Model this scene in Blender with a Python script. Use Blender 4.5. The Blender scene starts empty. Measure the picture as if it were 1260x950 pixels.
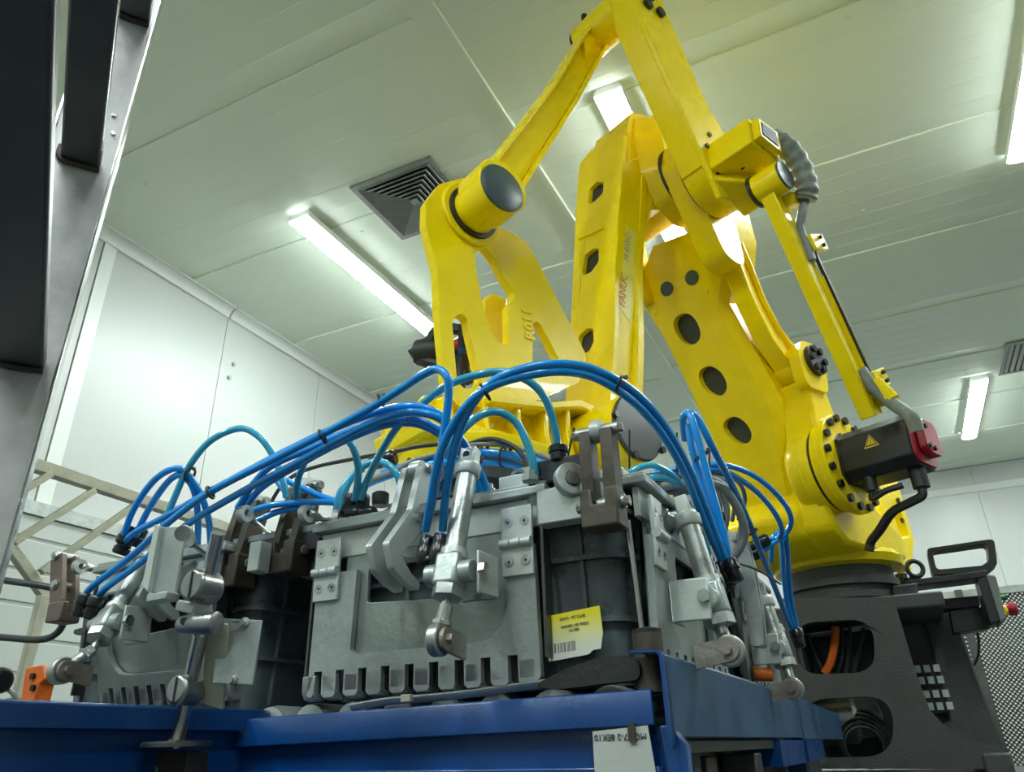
import bpy, bmesh, math, random
from mathutils import Matrix, Vector
from mathutils.geometry import tessellate_polygon
random.seed(7)
SC = bpy.context.scene
COL = SC.collection
K = 0.75            # modelling unit -> metres
EYE = 0.60          # height of the lens above the floor, in modelling units

def V(*a): return Vector(a)
def W(p): return Vector((p[0]*K, p[1]*K, (p[2]+EYE)*K))   # modelling space (z = 0 at the lens) -> metres

# ---------------------------------------------------------------- camera
cam_data = bpy.data.cameras.new('camera'); cam = bpy.data.objects.new('camera', cam_data); COL.objects.link(cam)
cam_data.sensor_width = 36.0; cam_data.lens = 26.0; cam_data.clip_start = 0.02; cam_data.clip_end = 200
cam.matrix_world = Matrix(((0.8981,0.2128,0.3847,0.0),(0.4391,-0.3873,-0.8107,0.0),(-0.0235,0.8970,-0.4413,EYE*K),(0,0,0,1)))
SC.camera = cam
# ---------------------------------------------------------------- world, exposure
wd = bpy.data.worlds.new('world'); SC.world = wd; wd.use_nodes = True
wd.node_tree.nodes['Background'].inputs[0].default_value = (0.55,0.62,0.56,1)
wd.node_tree.nodes['Background'].inputs[1].default_value = 0.05
SC.view_settings.view_transform = 'Standard'; SC.view_settings.look = 'None'
SC.view_settings.exposure = 2.50; SC.view_settings.gamma = 1.0; SC.view_settings.use_curve_mapping = False
LAMP_COLOR = (0.89,1.0,1.0,1); LAMP_POWER = 17.0

# ---------------------------------------------------------------- frames
YAW = -0.02075                                                     # conveyor and gripper stand turned a little in the room
GF = Matrix.Rotation(YAW,4,'Z')
BW = V(-0.169,4.368,0.776); UW = V(-0.411,-0.912,0); NW = V(0.912,-0.411,0)                              # robot axis, reach direction, side direction
RF = Matrix(((UW.x,NW.x,0,BW.x),(UW.y,NW.y,0,BW.y),(0,0,1,0),(0,0,0,1)))   # local (reach, side, height)
def plane_frame(base, origin, d):
    """frame whose x runs along d (reach,height), y along the side axis, z out of the face towards the tool"""
    d = Vector(d).normalized()
    z = Vector((d.y,-d.x)) if d.y > 0 else Vector((-d.y,d.x))
    m = Matrix(((d.x,0,z.x,origin[0]),(0,1,0,0),(d.y,0,z.y,origin[1]),(0,0,0,1)))
    return base @ m
AF = plane_frame(RF, (0.45,1.0), (0.57,1.6))
FF = plane_frame(RF, (1.53,2.60), (0.24,-1.21))
ID = Matrix.Identity(4)

# ---------------------------------------------------------------- materials
MATS = {}
def mat(name, col, rough=0.5, metal=0.0, noise=0.0, nscale=20, bump=0.0, bscale=80, coat=0.0, trans=0.0, rvar=0.0, col2=None, spec=0.5, stretch=None):
    if name in MATS: return MATS[name]
    m = bpy.data.materials.new(name); m.use_nodes = True; nt = m.node_tree; p = nt.nodes['Principled BSDF']
    p.inputs['Base Color'].default_value = (*col,1); p.inputs['Roughness'].default_value = rough
    p.inputs['Metallic'].default_value = metal; p.inputs['Coat Weight'].default_value = coat
    p.inputs['Transmission Weight'].default_value = trans; p.inputs['Specular IOR Level'].default_value = spec
    tc = nt.nodes.new('ShaderNodeTexCoord'); mp = nt.nodes.new('ShaderNodeMapping'); nt.links.new(tc.outputs['Object'], mp.inputs[0])
    if stretch: mp.inputs['Scale'].default_value = stretch
    if noise > 0 or rvar > 0:
        n = nt.nodes.new('ShaderNodeTexNoise'); n.inputs['Scale'].default_value = nscale; n.inputs['Detail'].default_value = 6
        n.inputs['Roughness'].default_value = 0.65
        nt.links.new(mp.outputs[0], n.inputs['Vector'])
        rmp = nt.nodes.new('ShaderNodeValToRGB'); rmp.color_ramp.elements[0].position = 0.35; rmp.color_ramp.elements[1].position = 0.68
        c2 = col2 or tuple(c*(1-noise) for c in col)
        rmp.color_ramp.elements[0].color = (*c2,1); rmp.color_ramp.elements[1].color = (*col,1)
        nt.links.new(n.outputs['Fac'], rmp.inputs[0])
        if noise > 0: nt.links.new(rmp.outputs[0], p.inputs['Base Color'])
        if rvar > 0:
            mr = nt.nodes.new('ShaderNodeMapRange'); mr.inputs['From Min'].default_value = 0.3; mr.inputs['From Max'].default_value = 0.7
            mr.inputs['To Min'].default_value = rough-rvar; mr.inputs['To Max'].default_value = rough+rvar
            nt.links.new(n.outputs['Fac'], mr.inputs[0]); nt.links.new(mr.outputs[0], p.inputs['Roughness'])
    if bump > 0:
        n2 = nt.nodes.new('ShaderNodeTexNoise'); n2.inputs['Scale'].default_value = bscale; n2.inputs['Detail'].default_value = 4
        nt.links.new(mp.outputs[0], n2.inputs['Vector'])
        b = nt.nodes.new('ShaderNodeBump'); b.inputs['Strength'].default_value = bump; b.inputs['Distance'].default_value = 0.01
        nt.links.new(n2.outputs['Fac'], b.inputs['Height']); nt.links.new(b.outputs[0], p.inputs['Normal'])
    MATS[name] = m; return m
def emis(name, col, power):
    m = bpy.data.materials.new(name); m.use_nodes = True; nt = m.node_tree; nt.nodes.clear()
    e = nt.nodes.new('ShaderNodeEmission'); o = nt.nodes.new('ShaderNodeOutputMaterial')
    e.inputs[0].default_value = col; e.inputs[1].default_value = power; nt.links.new(e.outputs[0], o.inputs[0]); MATS[name] = m; return m

YEL   = mat('yellow_paint', (0.95,0.715,0.001), 0.28, noise=0.04, nscale=5, bump=0.08, bscale=110, coat=0.12, rvar=0.05, spec=0.25)
CAST  = mat('charcoal_casting', (0.066,0.071,0.066), 0.52, noise=0.3, nscale=8, bump=0.25, bscale=160, rvar=0.1)
BLK   = mat('black_plastic', (0.014,0.017,0.017), 0.42, noise=0.35, nscale=14, rvar=0.1)
BLKG  = mat('black_gloss', (0.010,0.011,0.012), 0.25, noise=0.2, nscale=30)
CRATE = mat('crate_plastic', (0.115,0.145,0.152), 0.32, noise=0.5, nscale=9, bump=0.12, bscale=60, rvar=0.12)
CAPG  = mat('grey_green_cap', (0.07,0.10,0.095), 0.38, noise=0.3, nscale=10, rvar=0.1)
STEEL = mat('brushed_steel', (0.44,0.45,0.44), 0.36, 0.9, noise=0.3, nscale=8, bump=0.06, bscale=140, rvar=0.14)
ALU   = mat('satin_aluminium', (0.52,0.57,0.545), 0.40, 0.62, noise=0.38, nscale=6, bump=0.10, bscale=90, rvar=0.12)
ALUL  = mat('pale_aluminium', (0.62,0.66,0.62), 0.42, 0.45, noise=0.18, nscale=8, rvar=0.1, bump=0.06, bscale=90)
CHROME= mat('bright_steel', (0.66,0.67,0.64), 0.20, 1.0, noise=0.2, nscale=12, rvar=0.1)
ZINC  = mat('zinc_plate', (0.55,0.58,0.55), 0.36, 0.8, noise=0.35, nscale=25, rvar=0.12, bump=0.12, bscale=60)
ALUP  = mat('weathered_aluminium', (0.37,0.415,0.38), 0.46, 0.5, noise=0.40, nscale=5, bump=0.10, bscale=70, rvar=0.12)
BROWN = mat('browned_steel', (0.095,0.082,0.060), 0.50, 0.35, noise=0.5, nscale=10, bump=0.2, bscale=50, rvar=0.12)
RUST  = mat('rusty_steel', (0.42,0.43,0.40), 0.45, 0.6, noise=0.5, nscale=11, col2=(0.26,0.21,0.165), bump=0.2, bscale=60)
RUSTD = mat('dull_rusty_steel', (0.17,0.145,0.125), 0.5, 0.4, noise=0.5, nscale=13, col2=(0.13,0.085,0.06), bump=0.2, bscale=60)
DSTEEL= mat('dark_stainless', (0.15,0.155,0.15), 0.40, 0.85, noise=0.5, nscale=3, rvar=0.12)
SSTEEL= mat('worn_stainless', (0.82,0.80,0.80), 0.42, 0.25, noise=0.55, nscale=6, rvar=0.12, bump=0.05, bscale=60)
BLUE  = mat('blue_paint', (0.0008,0.052,0.215), 0.34, noise=0.18, nscale=7, coat=0.2, rvar=0.1, bump=0.05, bscale=120)
BLUEG = mat('dusty_blue_paint', (0.040,0.105,0.170), 0.42, noise=0.5, nscale=6, col2=(0.010,0.05,0.14), rvar=0.12)
HOSE  = mat('blue_hose', (0.002,0.29,0.80), 0.22, noise=0.10, nscale=40, coat=0.4)
HOSEL = mat('clear_blue_hose', (0.05,0.47,0.70), 0.16, noise=0.25, nscale=30, coat=0.5, trans=0.15)
CABG  = mat('grey_cable', (0.24,0.26,0.25), 0.45, noise=0.2, nscale=30)
CABD  = mat('black_cable', (0.020,0.022,0.022), 0.5, noise=0.3, nscale=30)
RED   = mat('red_plastic', (0.42,0.012,0.025), 0.35, noise=0.2, nscale=20)
ORANGE= mat('orange_plastic', (0.80,0.16,0.010), 0.45, noise=0.25, nscale=30)
WALLD = mat('grey_wall_far_side', (0.32,0.34,0.32), 0.5, noise=0.1, nscale=2)
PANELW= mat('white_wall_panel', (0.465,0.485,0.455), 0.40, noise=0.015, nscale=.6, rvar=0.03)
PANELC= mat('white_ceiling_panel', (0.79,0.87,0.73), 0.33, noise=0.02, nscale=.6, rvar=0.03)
TRIMW = mat('white_trim', (0.68,0.71,0.66), 0.35, noise=0.04, nscale=3)
CREAM = mat('cream_painted_steel', (0.50,0.50,0.39), 0.5, noise=0.25, nscale=14, bump=0.1, bscale=60)
DOORW = mat('white_door_slat', (0.44,0.47,0.43), 0.35, noise=0.06, nscale=2)
FLOORM= mat('grey_floor_coating', (0.06,0.066,0.063), 0.45, noise=0.35, nscale=3, rvar=0.1)
GALV  = mat('galvanised_sheet', (0.42,0.45,0.42), 0.45, 0.5, noise=0.3, nscale=20)
VENTM = mat('grille_aluminium', (0.34,0.36,0.33), 0.42, 0.5, noise=0.2, nscale=20)
WHITE = mat('white_plastic', (0.75,0.77,0.72), 0.4, noise=0.05, nscale=10)
LABW  = mat('label_paper', (0.50,0.52,0.47), 0.55, noise=0.12, nscale=20)
INK   = mat('dark_ink', (0.03,0.035,0.06), 0.6)
INKG  = mat('grey_ink', (0.12,0.13,0.12), 0.6)
INKF  = mat('faded_ink', (0.22,0.22,0.08), 0.6)
DEC1  = mat('faded_red_ink', (0.72,0.20,0.04), 0.5)
DEC2  = mat('faded_grey_ink', (0.36,0.37,0.24), 0.5)
INKR  = mat('red_ink', (0.62,0.07,0.03), 0.6)
RUBBER= mat('black_rubber', (0.016,0.018,0.017), 0.6, noise=0.4, nscale=12, bump=0.2, bscale=50)
CAP_ON = emis('lamp_end_glow', LAMP_COLOR, LAMP_POWER*.04)
TUBE_ON = emis('lamp_diffuser', LAMP_COLOR, LAMP_POWER)

# ---------------------------------------------------------------- mesh builder
def spline(pts, n):
    P = [Vector(p) for p in pts]
    if len(P) < 3: return P
    P = [2*P[0]-P[1]] + P + [2*P[-1]-P[-2]]; out = []
    for i in range(1, len(P)-2):
        p0,p1,p2,p3 = P[i-1:i+3]
        for k in range(n):
            t = k/n
            out.append(0.5*((2*p1)+(p2-p0)*t+(2*p0-5*p1+4*p2-p3)*t*t+(3*p1-p0-3*p2+p3)*t*t*t))
    out.append(P[-2]); return out
def rounded(poly, r, n=4):
    """round the corners of a 2D polygon; r a number or one per corner"""
    out = []; N = len(poly)
    for i in range(N):
        a,b,c = Vector(poly[i-1]),Vector(poly[i]),Vector(poly[(i+1)%N])
        rr = r[i] if isinstance(r,(list,tuple)) else r
        d1 = a-b; d2 = c-b
        if rr <= 0 or d1.length < 1e-6 or d2.length < 1e-6: out.append(tuple(b)); continue
        ang = d1.angle(d2); t = min(rr/max(math.tan(ang/2),1e-3), d1.length*0.48, d2.length*0.48)
        p = b+d1.normalized()*t; q = b+d2.normalized()*t
        for k in range(n+1):
            s = k/n; out.append(tuple(p*(1-s)**2+b*2*s*(1-s)+q*s*s))
    return out
def circle(c, r, n=20, a0=0, a1=2*math.pi, ry=None):
    full = abs(a1-a0-2*math.pi) < 1e-6; m = n if full else n+1
    return [(c[0]+r*math.cos(a0+(a1-a0)*k/n), c[1]+(ry or r)*math.sin(a0+(a1-a0)*k/n)) for k in range(m)]
def smooth2d(p, n=2):
    for _ in range(n): p=[q for i in range(len(p)) for q in ((p[i][0]*.75+p[(i+1)%len(p)][0]*.25,p[i][1]*.75+p[(i+1)%len(p)][1]*.25),(p[i][0]*.25+p[(i+1)%len(p)][0]*.75,p[i][1]*.25+p[(i+1)%len(p)][1]*.75))]
    return p
def rect(a0,a1,b0,b1): return [(a0,b0),(a1,b0),(a1,b1),(a0,b1)]
AX = {'uz':(0,2,1),'xz':(0,2,1),'yz':(1,2,0),'xy':(0,1,2),'sv':(0,1,2)}
class B:
    def __init__(s, fr=ID): s.v=[]; s.f=[]; s.fr=fr
    def add(s, vs, fs):
        o = len(s.v); s.v += [W(s.fr @ Vector(p)) for p in vs]; s.f += [tuple(i+o for i in f) for f in fs]; return s
    def box(s, c, d, rot=None):
        vs = [Vector((x*d[0]/2,y*d[1]/2,z*d[2]/2)) for x in (-1,1) for y in (-1,1) for z in (-1,1)]
        if rot: vs = [rot @ p for p in vs]
        return s.add([p+Vector(c) for p in vs], [(0,1,3,2),(4,6,7,5),(0,4,5,1),(2,3,7,6),(0,2,6,4),(1,5,7,3)])
    def bx(s, x0,x1,y0,y1,z0,z1): return s.box(((x0+x1)/2,(y0+y1)/2,(z0+z1)/2),(abs(x1-x0),abs(y1-y0),abs(z1-z0)))
    def bar(s, p0, p1, w, h, up=(0,0,1)):
        p0,p1 = Vector(p0),Vector(p1); d = p1-p0; x = d.normalized(); y = Vector(up).cross(x)
        if y.length < 1e-4: y = Vector((0,1,0)).cross(x)
        y.normalize(); z = x.cross(y); R = Matrix((x,y,z)).transposed()
        return s.box((p0+p1)/2, (d.length,w,h), R)
    def prism(s, outer, ax, a, b, holes=(), front=None):
        """outline (2D) extruded along the third axis from a to b; front: an outline of as many points used at b"""
        i,j,k = AX[ax]
        def P(p, w): q=[0,0,0]; q[i]=p[0]; q[j]=p[1]; q[k]=w; return Vector(q)
        loops = [list(outer)]+[list(h) for h in holes]
        tris = tessellate_polygon([[Vector((p[0],p[1],0)) for p in l] for l in loops])
        flat = [p for l in loops for p in l]
        fl2 = (list(front)+[p for h in holes for p in h]) if front else flat
        n = len(flat); vs = [P(p,a) for p in flat]+[P(p,b) for p in fl2]
        fs = [tuple(t) for t in tris]+[tuple(x+n for x in reversed(t)) for t in tris]
        o = 0
        for l in loops:
            m = len(l)
            for q in range(m): fs.append((o+q,o+(q+1)%m,o+(q+1)%m+n,o+q+n))
            o += m
        return s.add(vs, fs)
    def cyl(s, p0, p1, r0, r1=None, n=20):
        p0,p1 = Vector(p0),Vector(p1); r1 = r0 if r1 is None else r1
        d = (p1-p0).normalized(); x = d.orthogonal().normalized(); y = d.cross(x); vs = []
        for p,r in ((p0,r0),(p1,r1)):
            for k in range(n):
                a = 2*math.pi*(k+0.5)/n; vs.append(p+(x*math.cos(a)+y*math.sin(a))*r)
        fs = [tuple(range(n))[::-1], tuple(range(n,2*n))]+[(k,(k+1)%n,(k+1)%n+n,k+n) for k in range(n)]
        return s.add(vs, fs)
    def lathe(s, p0, axis, prof, n=28):
        """prof: (distance along axis, radius) pairs"""
        p0 = Vector(p0); d = Vector(axis).normalized(); x = d.orthogonal().normalized(); y = d.cross(x); vs=[]; fs=[]
        for h,r in prof:
            for k in range(n):
                a = 2*math.pi*k/n; vs.append(p0+d*h+(x*math.cos(a)+y*math.sin(a))*max(r,1e-4))
        for q in range(len(prof)-1):
            for k in range(n): fs.append((q*n+k,q*n+(k+1)%n,(q+1)*n+(k+1)%n,(q+1)*n+k))
        fs += [tuple(range(n))[::-1], tuple(range((len(prof)-1)*n,len(prof)*n))]
        return s.add(vs, fs)
    def tube(s, pts, r, n=8, sub=6, flat=1.0):
        P = spline(pts, sub) if sub > 1 else [Vector(p) for p in pts]; vs=[]; fs=[]
        t = (P[1]-P[0]).normalized(); x = t.orthogonal().normalized()
        for i,p in enumerate(P):
            t2 = (P[min(i+1,len(P)-1)]-P[max(i-1,0)]).normalized()
            x = (x-t2*x.dot(t2)).normalized(); y = t2.cross(x)
            rr = r if not callable(r) else r(i/(len(P)-1))
            for k in range(n):
                a = 2*math.pi*k/n; vs.append(p+(x*math.cos(a)*flat+y*math.sin(a))*rr)
        m = len(P)
        for i in range(m-1):
            for k in range(n): fs.append((i*n+k,i*n+(k+1)%n,(i+1)*n+(k+1)%n,(i+1)*n+k))
        fs += [tuple(range(n))[::-1], tuple(range((m-1)*n,m*n))]
        return s.add(vs, fs)
    def torus(s, c, axis, R, r, n=24, m=8):
        d = Vector(axis).normalized(); x = d.orthogonal().normalized(); y = d.cross(x); vs=[]; fs=[]
        for i in range(n):
            a = 2*math.pi*i/n; e = x*math.cos(a)+y*math.sin(a)
            for j in range(m):
                b = 2*math.pi*j/m; vs.append(Vector(c)+e*(R+r*math.cos(b))+d*(r*math.sin(b)))
        for i in range(n):
            for j in range(m): fs.append((i*m+j,((i+1)%n)*m+j,((i+1)%n)*m+(j+1)%m,i*m+(j+1)%m))
        return s.add(vs, fs)
    def ring(s, p0, p1, ri, ro, n=28):
        p0,p1 = Vector(p0),Vector(p1); d=(p1-p0).normalized(); x=d.orthogonal().normalized(); y=d.cross(x); vs=[]
        for p,r in ((p0,ri),(p0,ro),(p1,ro),(p1,ri)):
            for k in range(n):
                a=2*math.pi*k/n; vs.append(p+(x*math.cos(a)+y*math.sin(a))*r)
        fs=[]
        for q in range(4):
            for k in range(n): fs.append((q*n+k,q*n+(k+1)%n,((q+1)%4)*n+(k+1)%n,((q+1)%4)*n+k))
        return s.add(vs,fs)
    def build(s, name, m, parent=None, bevel=0.0, label=None, cat=None, group=None, kind=None, smooth=True, seg=2):
        vs = s.v
        if parent is None:
            lo = [min(p[i] for p in vs) for i in range(3)]; hi = [max(p[i] for p in vs) for i in range(3)]
            org = Vector(((lo[0]+hi[0])/2,(lo[1]+hi[1])/2,lo[2]))
        else: org = world_loc(parent)
        me = bpy.data.meshes.new(name); me.from_pydata([p-org for p in vs], [], s.f)
        bm = bmesh.new(); bm.from_mesh(me); bmesh.ops.recalc_face_normals(bm, faces=bm.faces); bm.to_mesh(me); bm.free()
        me.materials.append(m)
        if smooth: me.shade_smooth(); me.set_sharp_from_angle(angle=math.radians(38))
        o = bpy.data.objects.new(name, me); COL.objects.link(o)
        if parent is None: o.location = org
        else: o.parent = parent
        if bevel > 0:
            md = o.modifiers.new('bevel','BEVEL'); md.width = bevel*K; md.segments = seg; md.limit_method = 'ANGLE'; md.angle_limit = math.radians(38); md.harden_normals = False
        tag(o, label, cat, group, kind); return o
LOC = {}
def world_loc(o):
    p = Vector((0,0,0))
    while o: p += o.location; o = o.parent
    return p
def tag(o, label=None, cat=None, group=None, kind=None):
    if label: o['label'] = label
    if cat: o['category'] = cat
    if group: o['group'] = group
    if kind: o['kind'] = kind
    return o
def thing(name, label, cat, p, fr=ID, group=None):
    o = bpy.data.objects.new(name, None); COL.objects.link(o); o.location = W(fr @ Vector(p)); o.empty_display_size = 0.05
    return tag(o, label, cat, group)
def instance(o, parent, delta):
    """another object sharing o's mesh, shifted by delta (modelling units, world axes)"""
    c = o.copy(); COL.objects.link(c); c.parent = parent; c.location = o.location + Vector(delta)*K; return c
def vadd(a,b): return tuple(x+y for x,y in zip(a,b))
def text_mesh(name, body, size, m, parent, origin, xdir, ydir, extrude=0.0006, bold=0.0):
    """lettering laid on a surface: origin = lower left corner (modelling units, world), xdir / ydir along and up the text"""
    cu = bpy.data.curves.new(name,'FONT'); cu.body = body; cu.size = size*K; cu.extrude = extrude; cu.offset = bold; cu.align_x = 'LEFT'; cu.resolution_u = 2
    tmp = bpy.data.objects.new(name, cu); me = bpy.data.meshes.new_from_object(tmp); bpy.data.objects.remove(tmp)
    x = Vector(xdir).normalized(); y = Vector(ydir); y = (y-x*y.dot(x)).normalized(); z = x.cross(y)
    T = Matrix(((x.x,y.x,z.x,0),(x.y,y.y,z.y,0),(x.z,y.z,z.z,0),(0,0,0,1)))
    me.transform(Matrix.Translation(W(origin)-world_loc(parent)) @ T); me.materials.clear(); me.materials.append(m)
    o = bpy.data.objects.new(name, me); COL.objects.link(o); o.parent = parent; return o

# ================================================================ ROOM
X0,X1,Y0,Y1,ZC = -5.6, 7.4, -4.0, 14.7, 4.3
B().bx(X0-.2,X1+.2,Y0-.2,Y1+.2,-EYE-.15,-EYE).build('floor', FLOORM, kind='structure')
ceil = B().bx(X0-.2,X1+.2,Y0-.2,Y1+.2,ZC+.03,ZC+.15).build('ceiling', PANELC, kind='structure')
# ribbed sandwich panels of the ceiling, two zones either side of a cover strip
def ceiling_panel(xa, xb, ya, yb):
    nr = 7; w = (yb-ya)/nr; prof = []
    for k in range(nr):
        a = ya+k*w; g = .003; h = .003
        if k == 0: prof += [(a,ZC+h),(a+g,ZC+h),(a+g+.004,ZC)]
        else: prof += [(a,ZC),(a+.003,ZC-.0016),(a+.006,ZC)]
    prof += [(yb,ZC+.018),(yb,ZC+.03),(ya,ZC+.03)]
    return B().prism(prof,'yz',xa,xb)
PW = 1.49
for xa,xb,y in ((X0,-1.92,-.28),(-1.74,X1,.93)):
    y0 = y-PW*3
    while y0 < Y1:
        ya,yb = max(y0,Y0),min(y0+PW,Y1)
        if yb-ya > .2: ceiling_panel(xa,xb,ya,yb).build('ceiling_panel', PANELC, ceil, smooth=False)
        y0 += PW
tb = B(); tb.prism([(-1.93,ZC+.02),(-1.93,ZC-.004),(-1.77,ZC-.004),(-1.765,ZC-.022),(-1.745,ZC-.022),(-1.74,ZC+.02)],'xz',Y0,Y1)
tb.build('trim_1', PANELC, kind='structure')
def wall_panels(parent, axis, fixed, a0, a1, start, pw, inward, ztop):
    a = start
    while a < a1:
        lo,hi = max(a,a0)+.004,min(a+pw,a1)-.004
        if hi-lo > .1:
            nr = 12; w=(hi-lo)/nr; prof=[]; d=inward
            for k in range(nr):
                s0=lo+k*w; prof += [(s0,0),(s0+w-.010,0),(s0+w-.005,-.0007)]
            prof += [(hi,0),(hi,-.03),(lo,-.03)]
            b = B()
            if axis=='y': pr=[(fixed+q*d,p) for p,q in prof]; b.prism(pr,'xy',-EYE,ztop)
            else: pr=[(p,fixed+q*d) for p,q in prof]; b.prism(pr,'xy',-EYE,ztop)
            b.build('wall_panel', PANELW, parent, smooth=False)
        a += pw
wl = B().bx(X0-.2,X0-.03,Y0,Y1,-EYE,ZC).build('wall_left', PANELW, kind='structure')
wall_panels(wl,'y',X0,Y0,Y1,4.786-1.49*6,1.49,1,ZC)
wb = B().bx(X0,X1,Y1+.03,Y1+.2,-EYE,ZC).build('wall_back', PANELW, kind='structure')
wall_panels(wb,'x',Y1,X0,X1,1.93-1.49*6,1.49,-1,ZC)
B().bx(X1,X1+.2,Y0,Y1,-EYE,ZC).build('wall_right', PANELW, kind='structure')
B().bx(X0,X1,Y0-.2,Y0,-EYE,ZC).build('wall_front', WALLD, kind='structure')
def cove(pts, ax, a, b, name):
    B().prism(pts,ax,a,b).build(name, TRIMW, kind='structure')
q = [(X0,ZC),(X0,ZC-.10),(X0+.008,ZC-.105)]+[(X0+.02+.085*(1-math.cos(t)),ZC-.098+.088*math.sin(t)) for t in [k*math.pi/16 for k in range(0,9)]]+[(X0+.115,ZC)]
cove(q,'xz',Y0,4.78,'trim_2'); cove(q,'xz',4.80,Y1,'trim_3')
B().prism([(Y1,ZC-.34),(Y1-.02,ZC-.34),(Y1-.05,ZC-.40),(Y1-.02,ZC-.46),(Y1,ZC-.46)],'yz',X0,X1).build('trim_4', TRIMW, kind='structure')
# corner cover profile on the left wall
B().bx(X0,X0+.012,3.30,3.42,-EYE,ZC-.10).build('trim_5', TRIMW, kind='structure')
# two stub pipe ends in the wall panel
B().cyl((X0,4.95,3.72),(X0+.02,4.95,3.72),.022,n=10).cyl((X0,4.92,3.55),(X0+.02,4.92,3.55),.022,n=10).build('screw_cap', VENTM, wl)
# sectional door on the left wall behind the railing
dr = B().bx(X0,X0+.03,.2,4.75,-EYE,1.62).build('door_1', DOORW, kind='structure')
z=-EYE
while z < 1.55:
    B().prism([(X0+.03,z+.012),(X0+.045,z+.02),(X0+.045,z+.215),(X0+.03,z+.225)],'xz',.25,4.25).build('door_slat', DOORW, dr)
    z += .232
B().bx(X0,X0+.07,.15,4.9,1.66,1.76).build('door_header', GALV, dr)
B().bx(X0,X0+.05,4.28,4.36,-EYE,1.66).build('door_frame', TRIMW, dr)

# ---------------------------------------------------------------- ceiling lamps (twelve in three rows; four in view)
def ceiling_lamp(x, y, label, group=None):
    t = thing('ceiling_lamp', label, 'lamp', (x,y,ZC), group=group)
    w=.105; L=1.12
    prof=[(x-w*.8,ZC),(x-w,ZC-.03),(x-w,ZC-.088),(x+w,ZC-.088),(x+w,ZC-.03),(x+w*.8,ZC)]
    B().prism(prof,'xz',y-L,y+L).build('housing', WHITE, t, bevel=.006)
    d=[(x-w*.97,ZC-.085)]+[(x-w*.97*math.cos(a),ZC-.085-.032*math.sin(a)) for a in [k*math.pi/10 for k in range(1,10)]]+[(x+w*.97,ZC-.085)]
    B().prism(d,'xz',y-L-.004,y+L+.004).build('diffuser', TUBE_ON, t)
    e=[(x+(p[0]-x)*1.03,ZC+(p[1]-ZC)*1.0+.004) for p in d]
    for s in (-1,1): B().prism(e,'xz',y+s*(L+.004),y+s*(L+.016)).build('end_cap', CAP_ON, t)
    return t
ceiling_lamp(-3.86,4.99,'long lit ceiling lamp near the left wall, beside the square vent')
ceiling_lamp(-.98,4.92,'lit ceiling lamp showing its end above the yellow robot forearm')
ceiling_lamp(1.80,4.85,'lit ceiling lamp cut off by the right picture edge')
ceiling_lamp(1.80,11.7,'short looking far lit ceiling lamp beside the slotted vent at right')
ceiling_lamp(-3.86,11.7,'far lit ceiling lamp hidden behind the yellow robot arm')
ceiling_lamp(-.98,11.7,'far lit ceiling lamp seen between the yellow arm and its push rods')
ceiling_lamp(4.6,4.9,'lit ceiling lamp beyond the right picture edge, the nearer of two')
ceiling_lamp(4.6,11.7,'lit ceiling lamp beyond the right picture edge, the farther of two')
ceiling_lamp(-3.86,-1.9,'unseen ceiling lamp added for fill behind the viewpoint, near the left wall')  # unseen row of three, added as front fill light on robot and gripper
ceiling_lamp(-.98,-1.9,'unseen ceiling lamp added for fill behind the viewpoint, above the middle of the cell')
ceiling_lamp(1.80,-1.9,'unseen ceiling lamp added for fill behind the viewpoint, at its right')

# ---------------------------------------------------------------- ceiling vents
vc=(-2.88,4.21); t=thing('ceiling_vent','square ceiling air diffuser with nested angled blades, left of the robot','vent',(vc[0],vc[1],ZC))
h=.40
def sq(r): return [(vc[0]-r,vc[1]-r),(vc[0]+r,vc[1]-r),(vc[0]+r,vc[1]+r),(vc[0]-r,vc[1]+r)]
B().prism(sq(h),'xy',ZC-.02,ZC+.005,holes=[sq(h-.05)]).build('frame', VENTM, t, bevel=.004)
B().prism(sq(h-.05),'xy',ZC-.001,ZC+.004).build('duct_plate', BLK, t)
r=h-.055
while r>.05:
    vs=[(x,y,ZC-.022) for x,y in sq(r)]+[(x,y,ZC+.0) for x,y in sq(r-.040)]
    vs2=[(x,y,ZC-.017) for x,y in sq(r)]+[(x,y,ZC+.005) for x,y in sq(r-.036)]
    b=B(); b.add(vs+vs2,[(k,(k+1)%4,(k+1)%4+4,k+4) for k in range(4)]+[(8+k,8+(k+1)%4,8+(k+1)%4+4,8+k+4) for k in range(4)]+[(k,(k+1)%4,(k+1)%4+8,k+8) for k in range(4)]+[(k+4,(k+1)%4+4,(k+1)%4+12,k+12) for k in range(4)])
    b.build('blade', VENTM, t, smooth=False); r-=.044
B().prism(sq(.035),'xy',ZC-.022,ZC-.01).build('centre_plate', VENTM, t)
t=thing('ceiling_vent','slotted rectangular ceiling vent at the right picture edge','vent',(2.5,10.2,ZC))
B().prism(rect(2.04,3.0,9.75,10.7),'xy',ZC-.02,ZC+.005,holes=[rect(2.09,2.95,9.8,10.65)]).build('frame', VENTM, t, bevel=.004)
B().prism(rect(2.09,2.95,9.8,10.65),'xy',ZC-.001,ZC+.004).build('duct_plate', BLK, t)
x=2.12
while x<2.94:
    B().box((x,10.225,ZC-.010),(.040,.85,.006),Matrix.Rotation(.35,3,'Y')).build('slat', VENTM, t, smooth=False); x+=.066
# screw heads in the ceiling panels
sh=None
for k,(x,y) in enumerate([(-4.42,5.6),(-3.55,4.35),(.64,4.0),(.62,5.6),(.62,6.2),(.60,7.5),(-2.3,5.35),(-4.75,3.0)]):
    b=B().cyl((x,y,ZC-.006),(x,y,ZC+.002),.016,n=8); b.build('screw_head', WHITE, ceil)

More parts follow.
